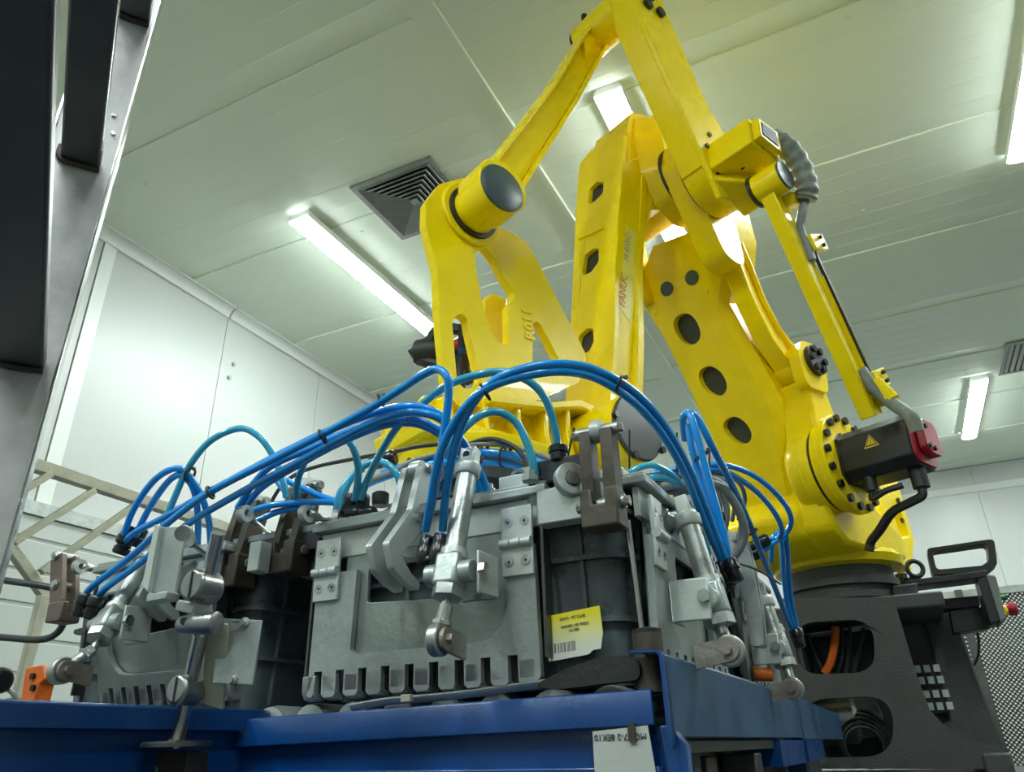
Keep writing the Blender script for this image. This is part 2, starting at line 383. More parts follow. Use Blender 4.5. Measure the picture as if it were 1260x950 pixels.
# ================================================================ ROBOT
RB = thing('palletising_robot','yellow four axis palletising robot arm on a charcoal pedestal behind the gripper','robot',(BW.x,BW.y,-.12))
def bolts(name, pts, axis, r, hgt, fr, m=BLKG, parent=None):
    d=Vector(axis)
    for p in pts: B(fr).cyl(p, Vector(p)+d*hgt, r, n=8).build(name, m, parent)
# --- pedestal: front and rear cast walls with openings, flared feet
yf=BW.y-.30
fw=[(-0.442,0.657),(0.061,0.614),(0.067,0.515),(0.074,0.369),(0.082,0.235),(0.097,0.118),(0.146,0.04),(0.232,-0.017),(0.358,-0.045),(0.349,-0.122),(-0.698,-0.108),(-0.652,0.049),(-0.565,0.338)]
win=rounded([(-0.405,0.534),(-0.045,0.525),(-0.09,0.287),(-0.438,0.293)],.11,6)
low=rounded([(-0.44,0.184),(-0.038,0.182),(-0.092,-0.067),(-0.487,-0.067)],.15,6)
ped=B().prism(fw,'xz',yf,yf+.07,holes=[win,low]).build('pedestal', CAST, RB, bevel=.012)
rw=[(p[0]+.16,p[1]) for p in fw]
rear=[(-0.581,0.716),(0.102,0.634),(0.259,0.649),(0.325,0.63),(0.356,0.568),(0.358,0.443),(0.372,0.243),(0.402,-0.034),(0.384,-0.124),(-0.811,-0.106)]
gap=[(0.044,0.561),(0.161,0.594),(0.189,0.527),(0.19,0.341),(0.194,0.081),(0.142,0.067),(0.066,0.148),(0.026,0.31)]
rwin=[(-0.423,0.578),(-0.042,0.547),(-0.071,0.234),(-0.14,0.018),(-0.484,0.028)]
B().prism(rear,'xz',yf+.64,yf+.72,holes=[gap]).build('rear_wall', CAST, RB, bevel=.012)
lx=fw[-1][0]; 
B().bx(fw[0][0]-.02,fw[0][0]+.04,yf+.06,yf+.66,-.1,.62).build('side_wall', CAST, RB)
B().bx(fw[0][0],rear[3][0]-.05,yf+.04,yf+.68,.56,.63).build('top_plate', CAST, RB, bevel=.01)
B().bx(fw[8][0],fw[7][0]+.02,yf-.03,yf+.8,-.14,-.06).build('foot_plate', CAST, RB, bevel=.01)
B().bx(fw[0][0]-.25,fw[8][0]+.35,yf-.10,yf+.95,-EYE,-.139).build('plinth', CAST, RB, bevel=.01)
# interior: black sheets standing in for inner shade, lower motor, cables and connector rows
gp=[(0.003,0.662),(0.225,0.641),(0.243,0.057),(-0.071,0.068)]
B().prism(gp,'xz',4.83,4.85).build('inner_shade_sheet', BLK, RB)
B().bx(fw[0][0],fw[1][0]+.02,yf+.50,yf+.52,-.1,.6).build('inner_shade_sheet', BLK, RB)
ib=(-0.262,0.075)
B().lathe((ib[0]-.20,4.35,ib[1]+.02),(1,.1,.05),[(0,.10),(.05,.12),(.22,.12),(.24,.10),(.34,.09),(.36,.0)]).build('lower_motor', STEEL, RB)
for k in range(5):
    B().torus((ib[0]+.05,4.22+.02*k,ib[1]-.10+.008*k),(.1*k-.2,1,.1),.085+.010*k,.007).build('cable', CABD, RB)
w0,w1=(-0.41,0.485),(-0.065,0.509)
for k in range(3): B().bar((w0[0],4.35+.06*k,w0[1]-.0*k+.02),(w1[0],4.35+.06*k,w1[1]+.0*k+.02),.010,.010).build('rod', ALUL, RB)
oc=[(-0.231,0.525),(-0.251,0.448),(-0.283,0.364),(-0.325,0.306)]
B().tube([(p[0],4.25,p[1]) for p in oc],.020,sub=4).build('cable', ORANGE, RB, label='orange cable')
for q in ([(-0.205,0.537),(-0.223,0.411),(-0.266,0.313)],[(-0.379,0.503),(-0.358,0.401),(-0.335,0.317)],[(-0.102,0.512),(-0.148,0.406),(-0.191,0.309)],[(-0.163,0.533),(-0.193,0.409),(-0.23,0.303)]):
    B().tube([(p[0],4.3,p[1]) for p in q],.010 if q[0][0]<.0 else .007,sub=4).build('cable', CABD, RB)
jb=(-0.217,0.44)
B().bx(jb[0]-.05,jb[0]+.04,4.40,4.46,jb[1]-.15,jb[1]+.13).build('junction_box', BLKG, RB)
for r,pq in enumerate([(0.153,0.333),(0.158,0.276),(0.165,0.209),(0.169,0.15)]):
    cb=B().bx(pq[0]-.075,pq[0]+.075,4.72,4.78,pq[1]-.030,pq[1]+.030).build('connector_block', BLK, RB)
    for c in range(3): B().bx(pq[0]-.065+.045*c,pq[0]-.035+.045*c,4.70,4.72,pq[1]-.018,pq[1]+.018).build('connector_plug', ALUL, cb)
# --- rotating column ring and turret
B().lathe((BW.x,BW.y,.62),(0,0,1),[(0,.25),(.02,.275),(.05,.275),(.055,.258),(.08,.258),(.085,.285),(.12,.285),(.125,.265),(.2,.265)]).build('base_ring', CAST, RB)
tur=B(RF)
tur.lathe((0,0,.80),(0,0,1),[(0,.26),(.01,.32),(.05,.33),(.08,.30)])
tur.build('turret_flange', YEL, RB)
body=[(0.471,0.768),(0.551,0.849),(0.692,0.954),(0.456,1.111),(0.141,1.41),(-0.152,1.476),(-0.387,1.326),(-0.529,1.154),(-0.626,1.014),(-0.515,0.886)]
B(RF).prism([(.40,.83),(.55,.90),(.60,1.00),(.50,1.12),(.32,1.38),(.05,1.44),(-.15,1.34),(-.28,1.10),(-.30,.90),(-.26,.83)],'uz',-.32,.16).build('turret_body', YEL, RB, bevel=.03, seg=3)
# gear housing discs along the shoulder axis
SH=(.45,1.215)
hs=B(RF).lathe((SH[0],.16,SH[1]),(0,1,0),[(0,.18),(.03,.20),(.08,.20),(.085,.215),(.14,.22),(.145,.20),(.155,.20),(.16,.225),(.20,.225),(.205,.25),(.245,.25),(.25,.18)],n=40)
hs.build('shoulder_gearbox', YEL, RB, bevel=.004)
B(RF).ring((SH[0],.303,SH[1]),(SH[0],.316,SH[1]),.17,.212,n=40).build('seal_ring', BLK, RB)
bolts('bolt',[(SH[0]+.225*math.cos(a),.408,SH[1]+.225*math.sin(a)) for a in [k*math.pi/8+.1 for k in range(16)]],(0,1,0),.020,.018,RF,parent=RB)
B(RF).prism([(.56,1.02),(.56,.92),(.44,.83),(-.28,.83),(-.30,.98),(.02,1.14),(.24,1.38),(.44,1.42)],'uz',.14,.29,front=[(.54,1.0),(.50,.92),(.40,.85),(-.20,.85),(-.22,.98),(.08,1.12),(.26,1.34),(.44,1.38)]).build('gearbox_bracket', YEL, RB, bevel=.02)
# motor with chamfered square body, red encoder cap and warning triangle
MH,MK=.124,.080
def octa(c,h,k): 
    x,z=c; return [(x-h,z-k),(x-k,z-h),(x+k,z-h),(x+h,z-k),(x+h,z+k),(x+k,z+h),(x-k,z+h),(x-h,z+k)]
mot=B(RF).prism(octa(SH,MH,MK),'uz',.40,.74).build('servo_motor', BLK, RB, bevel=.006)
B(RF).prism(octa(SH,.130,.088),'uz',.40,.425).build('motor_flange', BLKG, mot)
enc=B(RF).prism(octa(SH,.112,.08),'uz',.735,.752).prism(octa((SH[0]-.01,SH[1]+.01),.080,.055),'uz',.752,.79).build('encoder_cap', RED, mot, bevel=.006)
bolts('screw',[(SH[0]+.05,.79,SH[1]-.04),(SH[0]+.05,.79,SH[1]+.05),(SH[0]+.0,.79,SH[1]-.045)],(0,1,0),.012,.012,RF,parent=mot)
# triangle lies on the upper-left chamfer face of the motor
f0=Vector((SH[0]+MH+.0015,.575,SH[1]+.030)); 
def tri(sc, o0, o1):
    q=[(0,-.036*sc,-.030*sc),(0,.036*sc,-.030*sc),(0,0,.032*sc)]
    return B(RF).add([f0+Vector(p)+Vector((o0,0,0)) for p in q]+[f0+Vector(p)+Vector((o1,0,0)) for p in q],[(0,1,2),(3,4,5),(0,1,4,3),(1,2,5,4),(2,0,3,5)])
sgn=tri(1,-.003,.001).build('warning_sign', mat('sign_yellow',(.85,.62,.02),.4), mot, label='yellow warning triangle')
tri(.80,.001,.0015).build('sign_border', INK, sgn); tri(.60,.0015,.002).build('sign_field', MATS['sign_yellow'], sgn)
B(RF).bar(f0+Vector((.0024,.0,-.013)),f0+Vector((.0024,0,.006)),.004,.001,up=(0,1,0)).build('warning_mark', INK, sgn)
# plug and cable of the motor
B(RF).cyl((SH[0]+.02,.70,SH[1]-.11),(SH[0]+.02,.70,SH[1]-.21),.036,n=12).build('connector', CABD, mot)
B(RF).cyl((SH[0]+.06,.50,SH[1]-.11),(SH[0]+.06,.50,SH[1]-.18),.03,n=12).build('connector', CABD, mot)
B(RF).tube([(SH[0]+.02,.70,SH[1]-.21),(SH[0]+.02,.69,SH[1]-.245),(SH[0]+.02,.64,SH[1]-.26),(SH[0]+.0,.54,SH[1]-.28),(SH[0]-.06,.44,SH[1]-.33),(SH[0]-.12,.36,SH[1]-.36),(SH[0]-.12,.34,SH[1]-.40)],.021,sub=6).build('cable', CABD, RB)
B(RF).tube([(SH[0]+.06,.50,SH[1]-.18),(SH[0]+.08,.50,SH[1]-.22),(SH[0]+.08,.57,SH[1]-.20),(SH[0]+.06,.64,SH[1]-.19)],.014,sub=6).build('cable', CABD, RB)
# turret rear bracket frame on the right
rb_=[(-0.431,1.416),(-0.723,1.502),(-0.734,1.052),(-0.584,0.861),(-0.409,0.904),(-0.387,1.088)]
rh_=[(-0.542,1.235),(-0.641,1.267),(-0.689,1.085),(-0.57,1.058)]
B(RF).prism(rb_,'uz',.06,.14,holes=[rh_]).build('cable_bracket', YEL, RB, bevel=.008)
bolts('bolt',[(p[0],.14,p[1]) for p in [(-0.419,1.351),(-0.633,1.43),(-0.644,1.293),(-0.626,1.165),(-0.341,1.081)]],(0,1,0),.016,.012,RF,parent=RB)
# anchor arm of the long rear rod: fork on a neck
AN=(.50,1.78)
nk=[(.62,1.86),(.66,1.78),(.62,1.70),(.56,1.62),(.60,1.42),(.66,1.20),(.20,1.20),(.28,1.45),(.36,1.66),(.36,1.84),(.44,1.90),(.5,1.90)]
B(RF).prism([(.60,1.66),(.57,1.60),(.58,1.42),(.62,1.25),(.22,1.25),(.32,1.45),(.37,1.62),(.40,1.68)],'uz',.16,.34).build('anchor_neck', YEL, RB, bevel=.02)
for a,b_ in ((.12,.18),(.30,.36)):
    B(RF).prism(rounded([(.40,1.62),(.62,1.60),(.64,1.78),(.58,1.88),(.44,1.90),(.37,1.80)],.06),'uz',a,b_).build('anchor_fork', YEL, RB, bevel=.012)
B(RF).cyl((AN[0],.36,AN[1]),(AN[0],.385,AN[1]),.085,n=20).build('pin_cap', CABD, RB)
bolts('bolt',[(AN[0]+.06*math.cos(a),.385,AN[1]+.06*math.sin(a)) for a in [k*math.pi/3 for k in range(6)]],(0,1,0),.020,.016,RF,parent=RB)
# --- lower arm: tapering box casting with openings through its face
aout=[(1.547,-0.327),(1.421,-0.361),(1.171,-0.3),(0.799,-0.251),(0.294,-0.2),(0.072,-0.214),(-0.08,0.001),(0.174,0.076),(0.34,0.101),(0.606,0.153),(1.189,0.069),(1.367,0.179),(1.482,0.237),(1.657,0.257),(1.713,0.161),(1.643,0.088),(1.69,-0.167)]
def ell(cx, cy, rs, rv, n=14): return [(cx+rs*math.cos(2*math.pi*k/n)*(1 if abs(math.cos(2*math.pi*k/n))<.8 else .96), cy+rv*math.sin(2*math.pi*k/n)) for k in range(n)]
ahl=[smooth2d(h_) for h_ in ([(1.23,-0.216),(1.255,-0.17),(1.239,-0.103),(1.18,-0.071),(1.105,-0.069),(1.064,-0.097),(1.059,-0.155),(1.105,-0.204),(1.173,-0.222)],[(0.897,-0.177),(0.921,-0.139),(0.913,-0.083),(0.862,-0.039),(0.791,-0.027),(0.744,-0.051),(0.735,-0.102),(0.78,-0.159),(0.842,-0.183)],[(0.589,-0.141),(0.613,-0.1),(0.609,-0.05),(0.563,-0.008),(0.494,0.009),(0.453,-0.018),(0.451,-0.069),(0.494,-0.118),(0.548,-0.142)])]
outer_back=[(p[0],p[1]+(.055 if p[1]>0 else -.02)) for p in aout]
la=B(AF).prism(outer_back,'sv',-.26,-.10).prism(outer_back,'sv',-.10,-.045).prism(outer_back,'sv',-.045,0,holes=ahl,front=aout)
la.build('lower_arm', YEL, RB, bevel=.012)
B(AF).prism([(p[0],p[1]*.9) for p in rect(0.1,1.35,-.26,.16)],'sv',-.275,-.262).build('arm_back_cover', YEL, RB)
for h_ in ahl:  # dark sheet behind each opening paints the shade of the hollow arm
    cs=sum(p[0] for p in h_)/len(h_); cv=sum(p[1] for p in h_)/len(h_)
    B(AF).prism(rect(cs-.12,cs+.12,cv-.09,cv+.085),'sv',-.05,-.0445).build('hole_shade_sheet', mat('painted_hole_shade',(.045,.05,.036),.5,noise=.3), RB)
for p in [(1.421,-0.177),(1.406,-0.005)]: B(AF).cyl((p[0],p[1],-.002),(p[0],p[1],.006),.042,n=18).build('hole_plug', CAPG, RB)
for p in [(1.298,0.044),(1.332,-0.305)]: B(AF).lathe((p[0],p[1],-.002),(0,0,1),[(0,.018),(.008,.016),(.012,.008)],n=12).build('cast_boss', YEL, RB)
EL=(1.10,2.72)
B(RF).prism(rounded([(1.10,2.98),(1.30,2.90),(1.36,2.70),(1.22,2.45),(1.10,2.2),(.92,2.2),(.96,2.6),(1.0,2.88)],.12,6),'uz',.19,.325).build('elbow_lug', YEL, RB, bevel=.02, seg=3)
B(RF).prism(rounded([(1.10,2.9),(1.12,2.80),(1.04,2.3),(.90,2.3),(.95,2.80)],.05,5),'uz',-.36,-.28).build('elbow_lug', YEL, RB, bevel=.02)
B(RF).ring((EL[0]+.06,.180,EL[1]+.02),(EL[0]+.06,.195,EL[1]+.02),.12,.2).build('seal_ring', BLK, RB)
# --- forearm: hollow box leg with leaf shaped openings below a rounded elbow block
flo=[(-0.527,-0.215),(-0.473,-0.304),(-0.065,-0.285),(0.664,-0.231),(1.354,-0.201),(1.484,0.08),(0.928,0.078),(0.406,0.047),(0.037,0.057),(-0.417,0.058)]
fl2=[rounded(h_,.022) for h_ in ([(-0.085,-0.191),(-0.178,-0.194),(-0.189,-0.132),(-0.146,-0.08),(-0.056,-0.078),(-0.038,-0.137),(-0.046,-0.181)],[(0.448,-0.179),(0.333,-0.174),(0.325,-0.116),(0.354,-0.073),(0.448,-0.065),(0.489,-0.112),(0.479,-0.164)],[(0.94,-0.16),(0.864,-0.157),(0.848,-0.105),(0.873,-0.065),(0.955,-0.052),(0.998,-0.079),(0.986,-0.123)])]
B(FF).prism(flo,'sv',-.025,0,holes=fl2).build('forearm_underside', YEL, RB, bevel=.006)
B(FF).prism(flo,'sv',-.20,-.15).build('forearm_top_wall', YEL, RB, bevel=.006)
sd0=[(1.488,2.789),(1.612,2.199),(1.789,1.168),(1.629,1.216),(1.439,2.13),(1.348,2.436),(1.264,2.63),(1.137,2.777),(1.026,2.837),(0.986,3.047),(1.219,3.035)]
B(RF).prism(sd0,'uz',.028,.052).build('forearm_side', YEL, RB, bevel=.01)
B(RF).prism(sd0,'uz',-.215,-.19).build('forearm_side', YEL, RB, bevel=.01)
gl=[(0.876,-0.059),(1.075,-0.041)]
for h_ in fl2:  # same dark sheets stand in for the shaded inside of the forearm
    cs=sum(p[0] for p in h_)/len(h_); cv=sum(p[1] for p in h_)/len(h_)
    B(FF).prism(rect(cs-.12,cs+.12,cv-.075,cv+.075),'sv',-.040,-.028).build('hole_shade_sheet', MATS['painted_hole_shade'], RB)
elb=[(1.328,3.295),(1.186,3.379),(1.11,3.313),(1.085,3.139),(1.132,2.899),(1.196,2.646),(1.276,2.614),(1.402,2.526),(1.471,2.411),(1.512,2.265)]
blk=[(1.36,3.24),(1.22,3.31),(1.12,3.28),(1.03,3.14),(.95,2.92),(.92,2.76),(1.02,2.64),(1.20,2.62),(1.32,2.56),(1.40,2.44),(1.42,2.30),(1.55,2.32),(1.49,2.62),(1.44,2.86),(1.40,3.12)]
B(RF).prism(rounded(blk,.05,3),'uz',-.22,.05).build('elbow_block', YEL, RB, bevel=.035, seg=4)
blk2=[(1.33,3.22),(1.22,3.31),(1.12,3.28),(1.03,3.14),(.95,2.90),(.90,2.74),(.98,2.60),(1.10,2.56),(1.24,2.62),(1.34,2.80),(1.36,3.06)]
blk3=[(EL[0]+(p[0]-EL[0])*.72,EL[1]+(p[1]-EL[1])*.80+.03) for p in rounded(blk2,.08,4)]
B(RF).prism(rounded(blk2,.08,4),'uz',.05,.182,front=blk3).build('elbow_block', YEL, RB, bevel=.03, seg=4)
wl_=[(0.188,-0.225),(0.233,-0.049)]
B(FF).bar((wl_[0][0],wl_[0][1],.006),(wl_[1][0],wl_[1][1],.006),.012,.012).build('weld_bead', YEL, RB)
# decal on the forearm side: red maker's word and grey type code on a pale yellow band
dc=[(1.618,1.8),(1.572,1.773),(1.454,2.269),(1.447,2.4),(1.504,2.388)]
B(RF).prism([(1.636,1.833),(1.572,1.768),(1.503,2.1),(1.448,2.353),(1.515,2.352),(1.583,2.065)],'uz',.052,.0535).build('decal_band', mat('decal_yellow',(.80,.72,.10),.35), RB)
t0=(1.604,1.823); t1=(1.484,2.356)
def rw3(u,v,z): return RF @ Vector((u,v,z))
p0=rw3(t0[0],.0545,t0[1]); p1=rw3(t1[0],.0545,t1[1]); dx=p1-p0; yd=rw3(t0[0]+.1,.0545,t0[1]+.03)-p0
for body,f,sz,mm in (('FANUC',.02,.062,DEC1),('M-410iC',.56,.052,DEC2)):
    text_mesh('lettering', body, sz, mm, RB, p0+dx*f+yd.normalized()*.0, dx, yd)
# --- wrist: hub, grey cap, casting and flange
WR=(1.79,1.13)
B(RF).cyl((WR[0],-.32,WR[1]),(WR[0],.20,WR[1]),.142,n=36).build('wrist_hub', YEL, RB, bevel=.006)
B(RF).lathe((WR[0],.20,WR[1]),(0,1,0),[(0,.132),(.012,.140),(.022,.134),(.026,0)],n=36).build('wrist_cap', mat('cap_grey',(.05,.058,.055),.35,noise=.2), RB)
bolts('bolt',[(WR[0]+.14*math.cos(a),.215,WR[1]+.14*math.sin(a)) for a in (.1,-1.2,-2.6)],(0,1,0),.014,.02,RF,parent=RB)
FL=(2.34,0.0)    # flange axis
wb_=[(1.70,1.26),(1.92,1.28),(2.10,1.22),(2.40,1.16),(2.62,1.14),(2.66,1.02),(2.60,.955),(2.10,.945),(1.86,.985),(1.70,1.02)]
B(RF).prism([(1.70,1.10),(2.66,1.08),(2.60,.955),(2.10,.945),(1.86,.985),(1.70,1.02)],'uz',-.30,-.25).prism(wb_,'uz',-.10,-.05).build('wrist_web', YEL, RB, bevel=.015)
B(RF).prism([(1.70,1.26),(1.92,1.28),(2.10,1.22),(2.40,1.16),(2.40,1.13),(2.10,1.185),(1.92,1.24),(1.70,1.22)],'uz',-.10,.04).build('wrist_top_flange', YEL, RB, bevel=.01)
B(RF).prism([(1.72,1.03),(2.68,1.03),(2.66,.955),(1.8,.96)],'uz',-.30,.05).build('wrist_floor', YEL, RB, bevel=.012)
for u_ in (1.98,2.10,2.24,2.40,2.56): B(RF).prism([(-.26,1.0),(.04,1.0),(.02,1.10),(.02,1.24-.17*(u_-1.9)),(-.26,1.24-.17*(u_-1.9))],'yz',u_-.012,u_+.012).build('rib', YEL, RB, bevel=.006)
B(RF).lathe((FL[0],-.12,.90),(0,0,1),[(0,.20),(.0,.285),(.03,.30),(.06,.30),(.10,.22)],n=40).build('flange_housing', YEL, RB)
B(RF).lathe((FL[0],-.12,.78),(0,0,1),[(0,.14),(.0,.20),(.04,.20),(.045,.24),(.12,.25),(.125,.1)],n=40).build('tool_flange', CAST, RB)
# tall A shaped lever of the wrist
afo=[(2.522,1.097),(2.566,1.18),(2.596,1.405),(2.616,1.648),(2.674,1.832),(2.674,1.94),(2.615,2.063),(2.493,2.165),(2.371,2.187),(2.319,2.094),(2.312,1.988),(2.24,2.006),(2.139,1.984),(1.822,1.53),(1.885,1.384),(2.217,1.18)]
afh=[rounded([(2.438,1.797),(2.375,1.862),(2.329,1.822),(2.283,1.752),(2.232,1.701),(2.229,1.67),(2.261,1.619),(2.266,1.435),(2.315,1.425),(2.359,1.472),(2.402,1.586),(2.422,1.693)], .02),rounded([(2.541,1.439),(2.523,1.474),(2.497,1.495),(2.47,1.479),(2.462,1.435),(2.435,1.339),(2.405,1.242),(2.432,1.2),(2.48,1.18),(2.516,1.195)], .02),rounded([(2.135,1.58),(2.111,1.604),(2.085,1.59),(1.984,1.446),(2.145,1.379)], .015)]
B(RF).prism(rounded(afo,.05),'uz',-.042,.0,holes=afh).build('wrist_lever', YEL, RB, bevel=.014, seg=3)
PN=(2.46,1.98)
B(RF).ring((PN[0],-.02,PN[1]),(PN[0],.018,PN[1]),.10,.145).build('lever_boss', YEL, RB, bevel=.006)
B(RF).ring((PN[0],.005,PN[1]),(PN[0],.03,PN[1]),.09,.118).build('seal_ring', BLK, RB)
B(RF).cyl((PN[0],0,PN[1]),(PN[0],.20,PN[1]),.098,n=32).build('pin_housing', YEL, RB)
B(RF).lathe((PN[0],.20,PN[1]),(0,1,0),[(0,.098),(.006,.104),(.018,.104),(.026,.09),(.030,.0)],n=32).build('pin_cap', CAPG, RB)
B(RF).cyl((PN[0],.15,PN[1]+.09),(PN[0]+.0,.15,PN[1]+.125),.014,n=10).build('grease_nipple', BLKG, RB)
text_mesh('cast_lettering','R011',.07,YEL,RB,rw3(2.13,.0,1.50),(rw3(2.16,0,1.75)-rw3(2.13,0,1.50)),(rw3(2.25,0,1.5)-rw3(2.13,0,1.5)),extrude=.004,bold=.002)
# yellow box and cable loom behind the wrist lever
B(RF).prism([(2.04,1.571),(2.032,1.884),(2.119,1.885),(2.166,1.839),(2.168,1.677),(2.258,1.644),(2.257,1.438),(2.153,1.447)],'uz',-.40,-.28).build('motor_cover', YEL, RB, bevel=.006)
B(RF).prism([(2.452,1.028),(2.568,1.052),(2.563,1.099),(2.506,1.134),(2.424,1.128)],'uz',-.34,-.20).build('side_bracket', YEL, RB, bevel=.01)
# upper rod: I section from wrist pin to apex
def ibar(pts, w, v0, v1, name, flange=.018, web=.05, m=YEL):
    """I-section rod through 2D points (reach,height), w = depth in the plane"""
    P=[Vector(p) for p in pts]; L=[];R_=[]; L2=[]; R2=[]
    for i,p in enumerate(P):
        d=(P[min(i+1,len(P)-1)]-P[max(i-1,0)]).normalized(); nn=Vector((-d.y,d.x)); ww=w[i] if isinstance(w,(list,tuple)) else w
        L.append(p+nn*ww/2); R_.append(p-nn*ww/2); L2.append(p+nn*(ww/2-flange)); R2.append(p-nn*(ww/2-flange))
    mid=(v0+v1)/2; b=B(RF)
    tp=lambda q:[tuple(x) for x in q]
    b.prism(tp(L)+tp(L2[::-1]),'uz',v0,v1); b.prism(tp(R_)+tp(R2[::-1]),'uz',v0,v1)
    e=.012; L3=[l*.5+r*.5+(l-r)*.5*.96 for l,r in zip(L2,R2)]
    b.prism(tp(L2)+tp(R2[::-1]),'uz',mid-web/2,mid+web/2)
    return b.build(name, m, RB, bevel=.006)
AP=(1.72,3.58)
rodp=[(2.388,2.151),(1.988,2.922),(1.606,3.675)]
ibar([(2.40,2.10),(2.02,2.83),(1.70,3.52)],[.17,.15,.15],.07,.19,'upper_rod')
B(RF).cyl((2.44,.05,2.02),(2.44,.20,2.02),.12,n=28).build('rod_eye', YEL, RB, bevel=.006)
B(RF).cyl((1.70,.05,3.52),(1.70,.34,3.52),.11,n=28).build('rod_eye', YEL, RB, bevel=.006)
B(RF).cyl((1.70,.03,3.52),(1.70,.052,3.52),.10,n=24).build('pin_cap', CABD, RB)
bolts('bolt',[(1.70+.1*math.cos(a),.12,3.52+.13*math.sin(a)) for a in (.9,1.6)],(0,0,1),.018,.03,RF,parent=RB)
B(RF).prism([(1.86,3.33),(1.84,3.22),(1.76,3.40),(1.80,3.42)],'uz',.08,.18).build('rod_gusset', YEL, RB)
# rocker: channel beam from the apex to the elbow, hub, and sideways box
B(RF).prism([(1.60,3.66),(1.74,3.66),(1.80,3.56),(1.78,3.30),(1.40,2.50),(1.33,2.35),(1.10,2.42),(1.02,2.52),(1.12,2.78),(1.30,2.98)],'uz',.46,.49).build('rocker_plate', YEL, RB, bevel=.006)
B(RF).prism([(1.66,3.62),(1.72,3.66),(1.80,3.56),(1.78,3.30),(1.40,2.52),(1.34,2.55),(1.68,3.28)],'uz',.335,.47).build('rocker_flange', YEL, RB, bevel=.006)
B(RF).prism([(1.56,3.60),(1.62,3.60),(1.62,3.5),(1.22,2.78),(1.14,2.80)],'uz',.335,.47).build('rocker_flange', YEL, RB, bevel=.006)
bolts('bolt',[(1.66,.49,3.50),(1.60,.49,3.42),(1.70,.49,3.40)],(0,1,0),.03,.02,RF,parent=RB)
RK=(1.20,2.62)
B(RF).cyl((RK[0],.33,RK[1]),(RK[0],.47,RK[1]),.215,n=40).build('rocker_hub', YEL, RB, bevel=.008)
B(RF).ring((RK[0],.322,RK[1]),(RK[0],.335,RK[1]),.12,.20).build('seal_ring', BLK, RB)
bolts('bolt',[(RK[0]+.18*math.cos(a),.47,RK[1]+.18*math.sin(a)) for a in (.1,.7,2.0,2.6,-.8)],(0,1,0),.014,.03,RF,parent=RB)
B(RF).prism([(1.38,2.49),(1.37,2.65),(1.15,2.66),(1.15,2.49)],'uz',.47,.72).build('cable_box', YEL, RB, bevel=.008)
B(RF).prism([(1.36,2.51),(1.35,2.63),(1.18,2.64),(1.18,2.51)],'uz',.72,.76).build('box_mouth', YEL, RB, bevel=.004)
B(RF).prism([(1.34,2.53),(1.33,2.61),(1.21,2.62),(1.21,2.53)],'uz',.75,.764).build('box_seal', RUBBER, RB)
B(RF).prism([(1.40,2.44),(1.12,2.34),(.98,2.50),(1.00,2.62),(1.20,2.66)],'uz',.47,.62,front=[(1.20,2.42),(1.08,2.38),(1.0,2.46),(1.0,2.56),(1.12,2.58)]).build('rod_bracket', YEL, RB, bevel=.012)
bolts('bolt',[(1.30,.55,2.60),(1.26,.58,2.50)],(0,1,0),.012,.02,RF,parent=RB)
# rear rod with a bow, from the rocker down to the anchor fork
ibar([(.98,2.60),(.86,2.30),(.78,2.08),(.68,1.92),(.50,1.78)],[.13,.14,.15,.16,.17],.19,.29,'rear_rod')
B(RF).cyl((AN[0],.185,AN[1]),(AN[0],.295,AN[1]),.105,n=24).build('rod_eye', YEL, RB, bevel=.006)
# outer rod with its cable carrier
R3=[(1.181,2.384),(0.677,1.315)]
top3=R3[0]; bot3=R3[1]
ibar([top3,bot3],[.10,.10],.615,.685,'outer_rod',flange=.012,web=.06)
B(RF).cyl((top3[0],.60,top3[1]),(top3[0],.74,top3[1]),.075,n=24).build('rod_eye', YEL, RB, bevel=.005)
B(RF).cyl((top3[0],.585,top3[1]),(top3[0],.60,top3[1]),.082,n=24).build('seal_ring', BLK, RB)
B(RF).cyl((top3[0],.74,top3[1]),(top3[0],.752,top3[1]),.07,n=24).build('pin_cap', CAPG, RB)
d3=(Vector(bot3)-Vector(top3)).normalized(); n3=Vector((-d3.y,d3.x))
if n3.x>0: n3=-n3
def on3(t,o,v=.66): p=Vector(top3).lerp(Vector(bot3),t)+n3*o; return (p.x,v,p.y)
B(RF).bar(on3(.42,.075,.69),on3(.86,.075,.69),.06,.012,up=(0,1,0)).build('cable_tray', YEL, RB)
B(RF).bar(on3(.30,.06,.70),on3(.88,.06,.70),.016,.016,up=(0,1,0)).build('cable', CABD, RB)
for t_,ln in ((.06,.05),(.25,.07),(.84,.07),(.93,.05)):
    cl=B(RF).bar(on3(t_,.11,.69),on3(t_+ln,.11,.69),.15,.07,up=(0,1,0)).build('cable_clamp', YEL, RB, bevel=.004)
    for q_ in range(2): B(RF).cyl(on3(t_+ln*(.25+.5*q_),.13,.725),on3(t_+ln*(.25+.5*q_),.13,.74),.010,n=8).build('screw', BLKG, cl)
slv=[(-0.059,3.022,2.654),(0.002,3.042,2.58),(0.037,3.08,2.476),(0.041,3.108,2.361),(0.022,3.125,2.313)]
B(GF).tube(slv,lambda t:.052+.004*math.sin(t*50),n=14,sub=12).build('cable_sleeve', mat('grey_sleeve',(.27,.30,.24),.6,noise=.4,nscale=20,bump=.4,bscale=30), RB)
B(GF).tube([(0.023,3.124,2.316),(-0.005,3.124,2.245),(-0.027,3.147,2.183),(-0.017,3.172,2.078),(-0.013,3.184,2.014)],.022,n=8,sub=6).build('cable', CABG, RB)
B(GF).tube([(0.075,3.413,1.518),(0.103,3.424,1.433),(0.148,3.434,1.365),(0.182,3.418,1.311),(0.22,3.407,1.252),(0.23,3.423,1.187)],.030,n=10,sub=6).build('cable_sleeve', MATS['grey_sleeve'], RB)
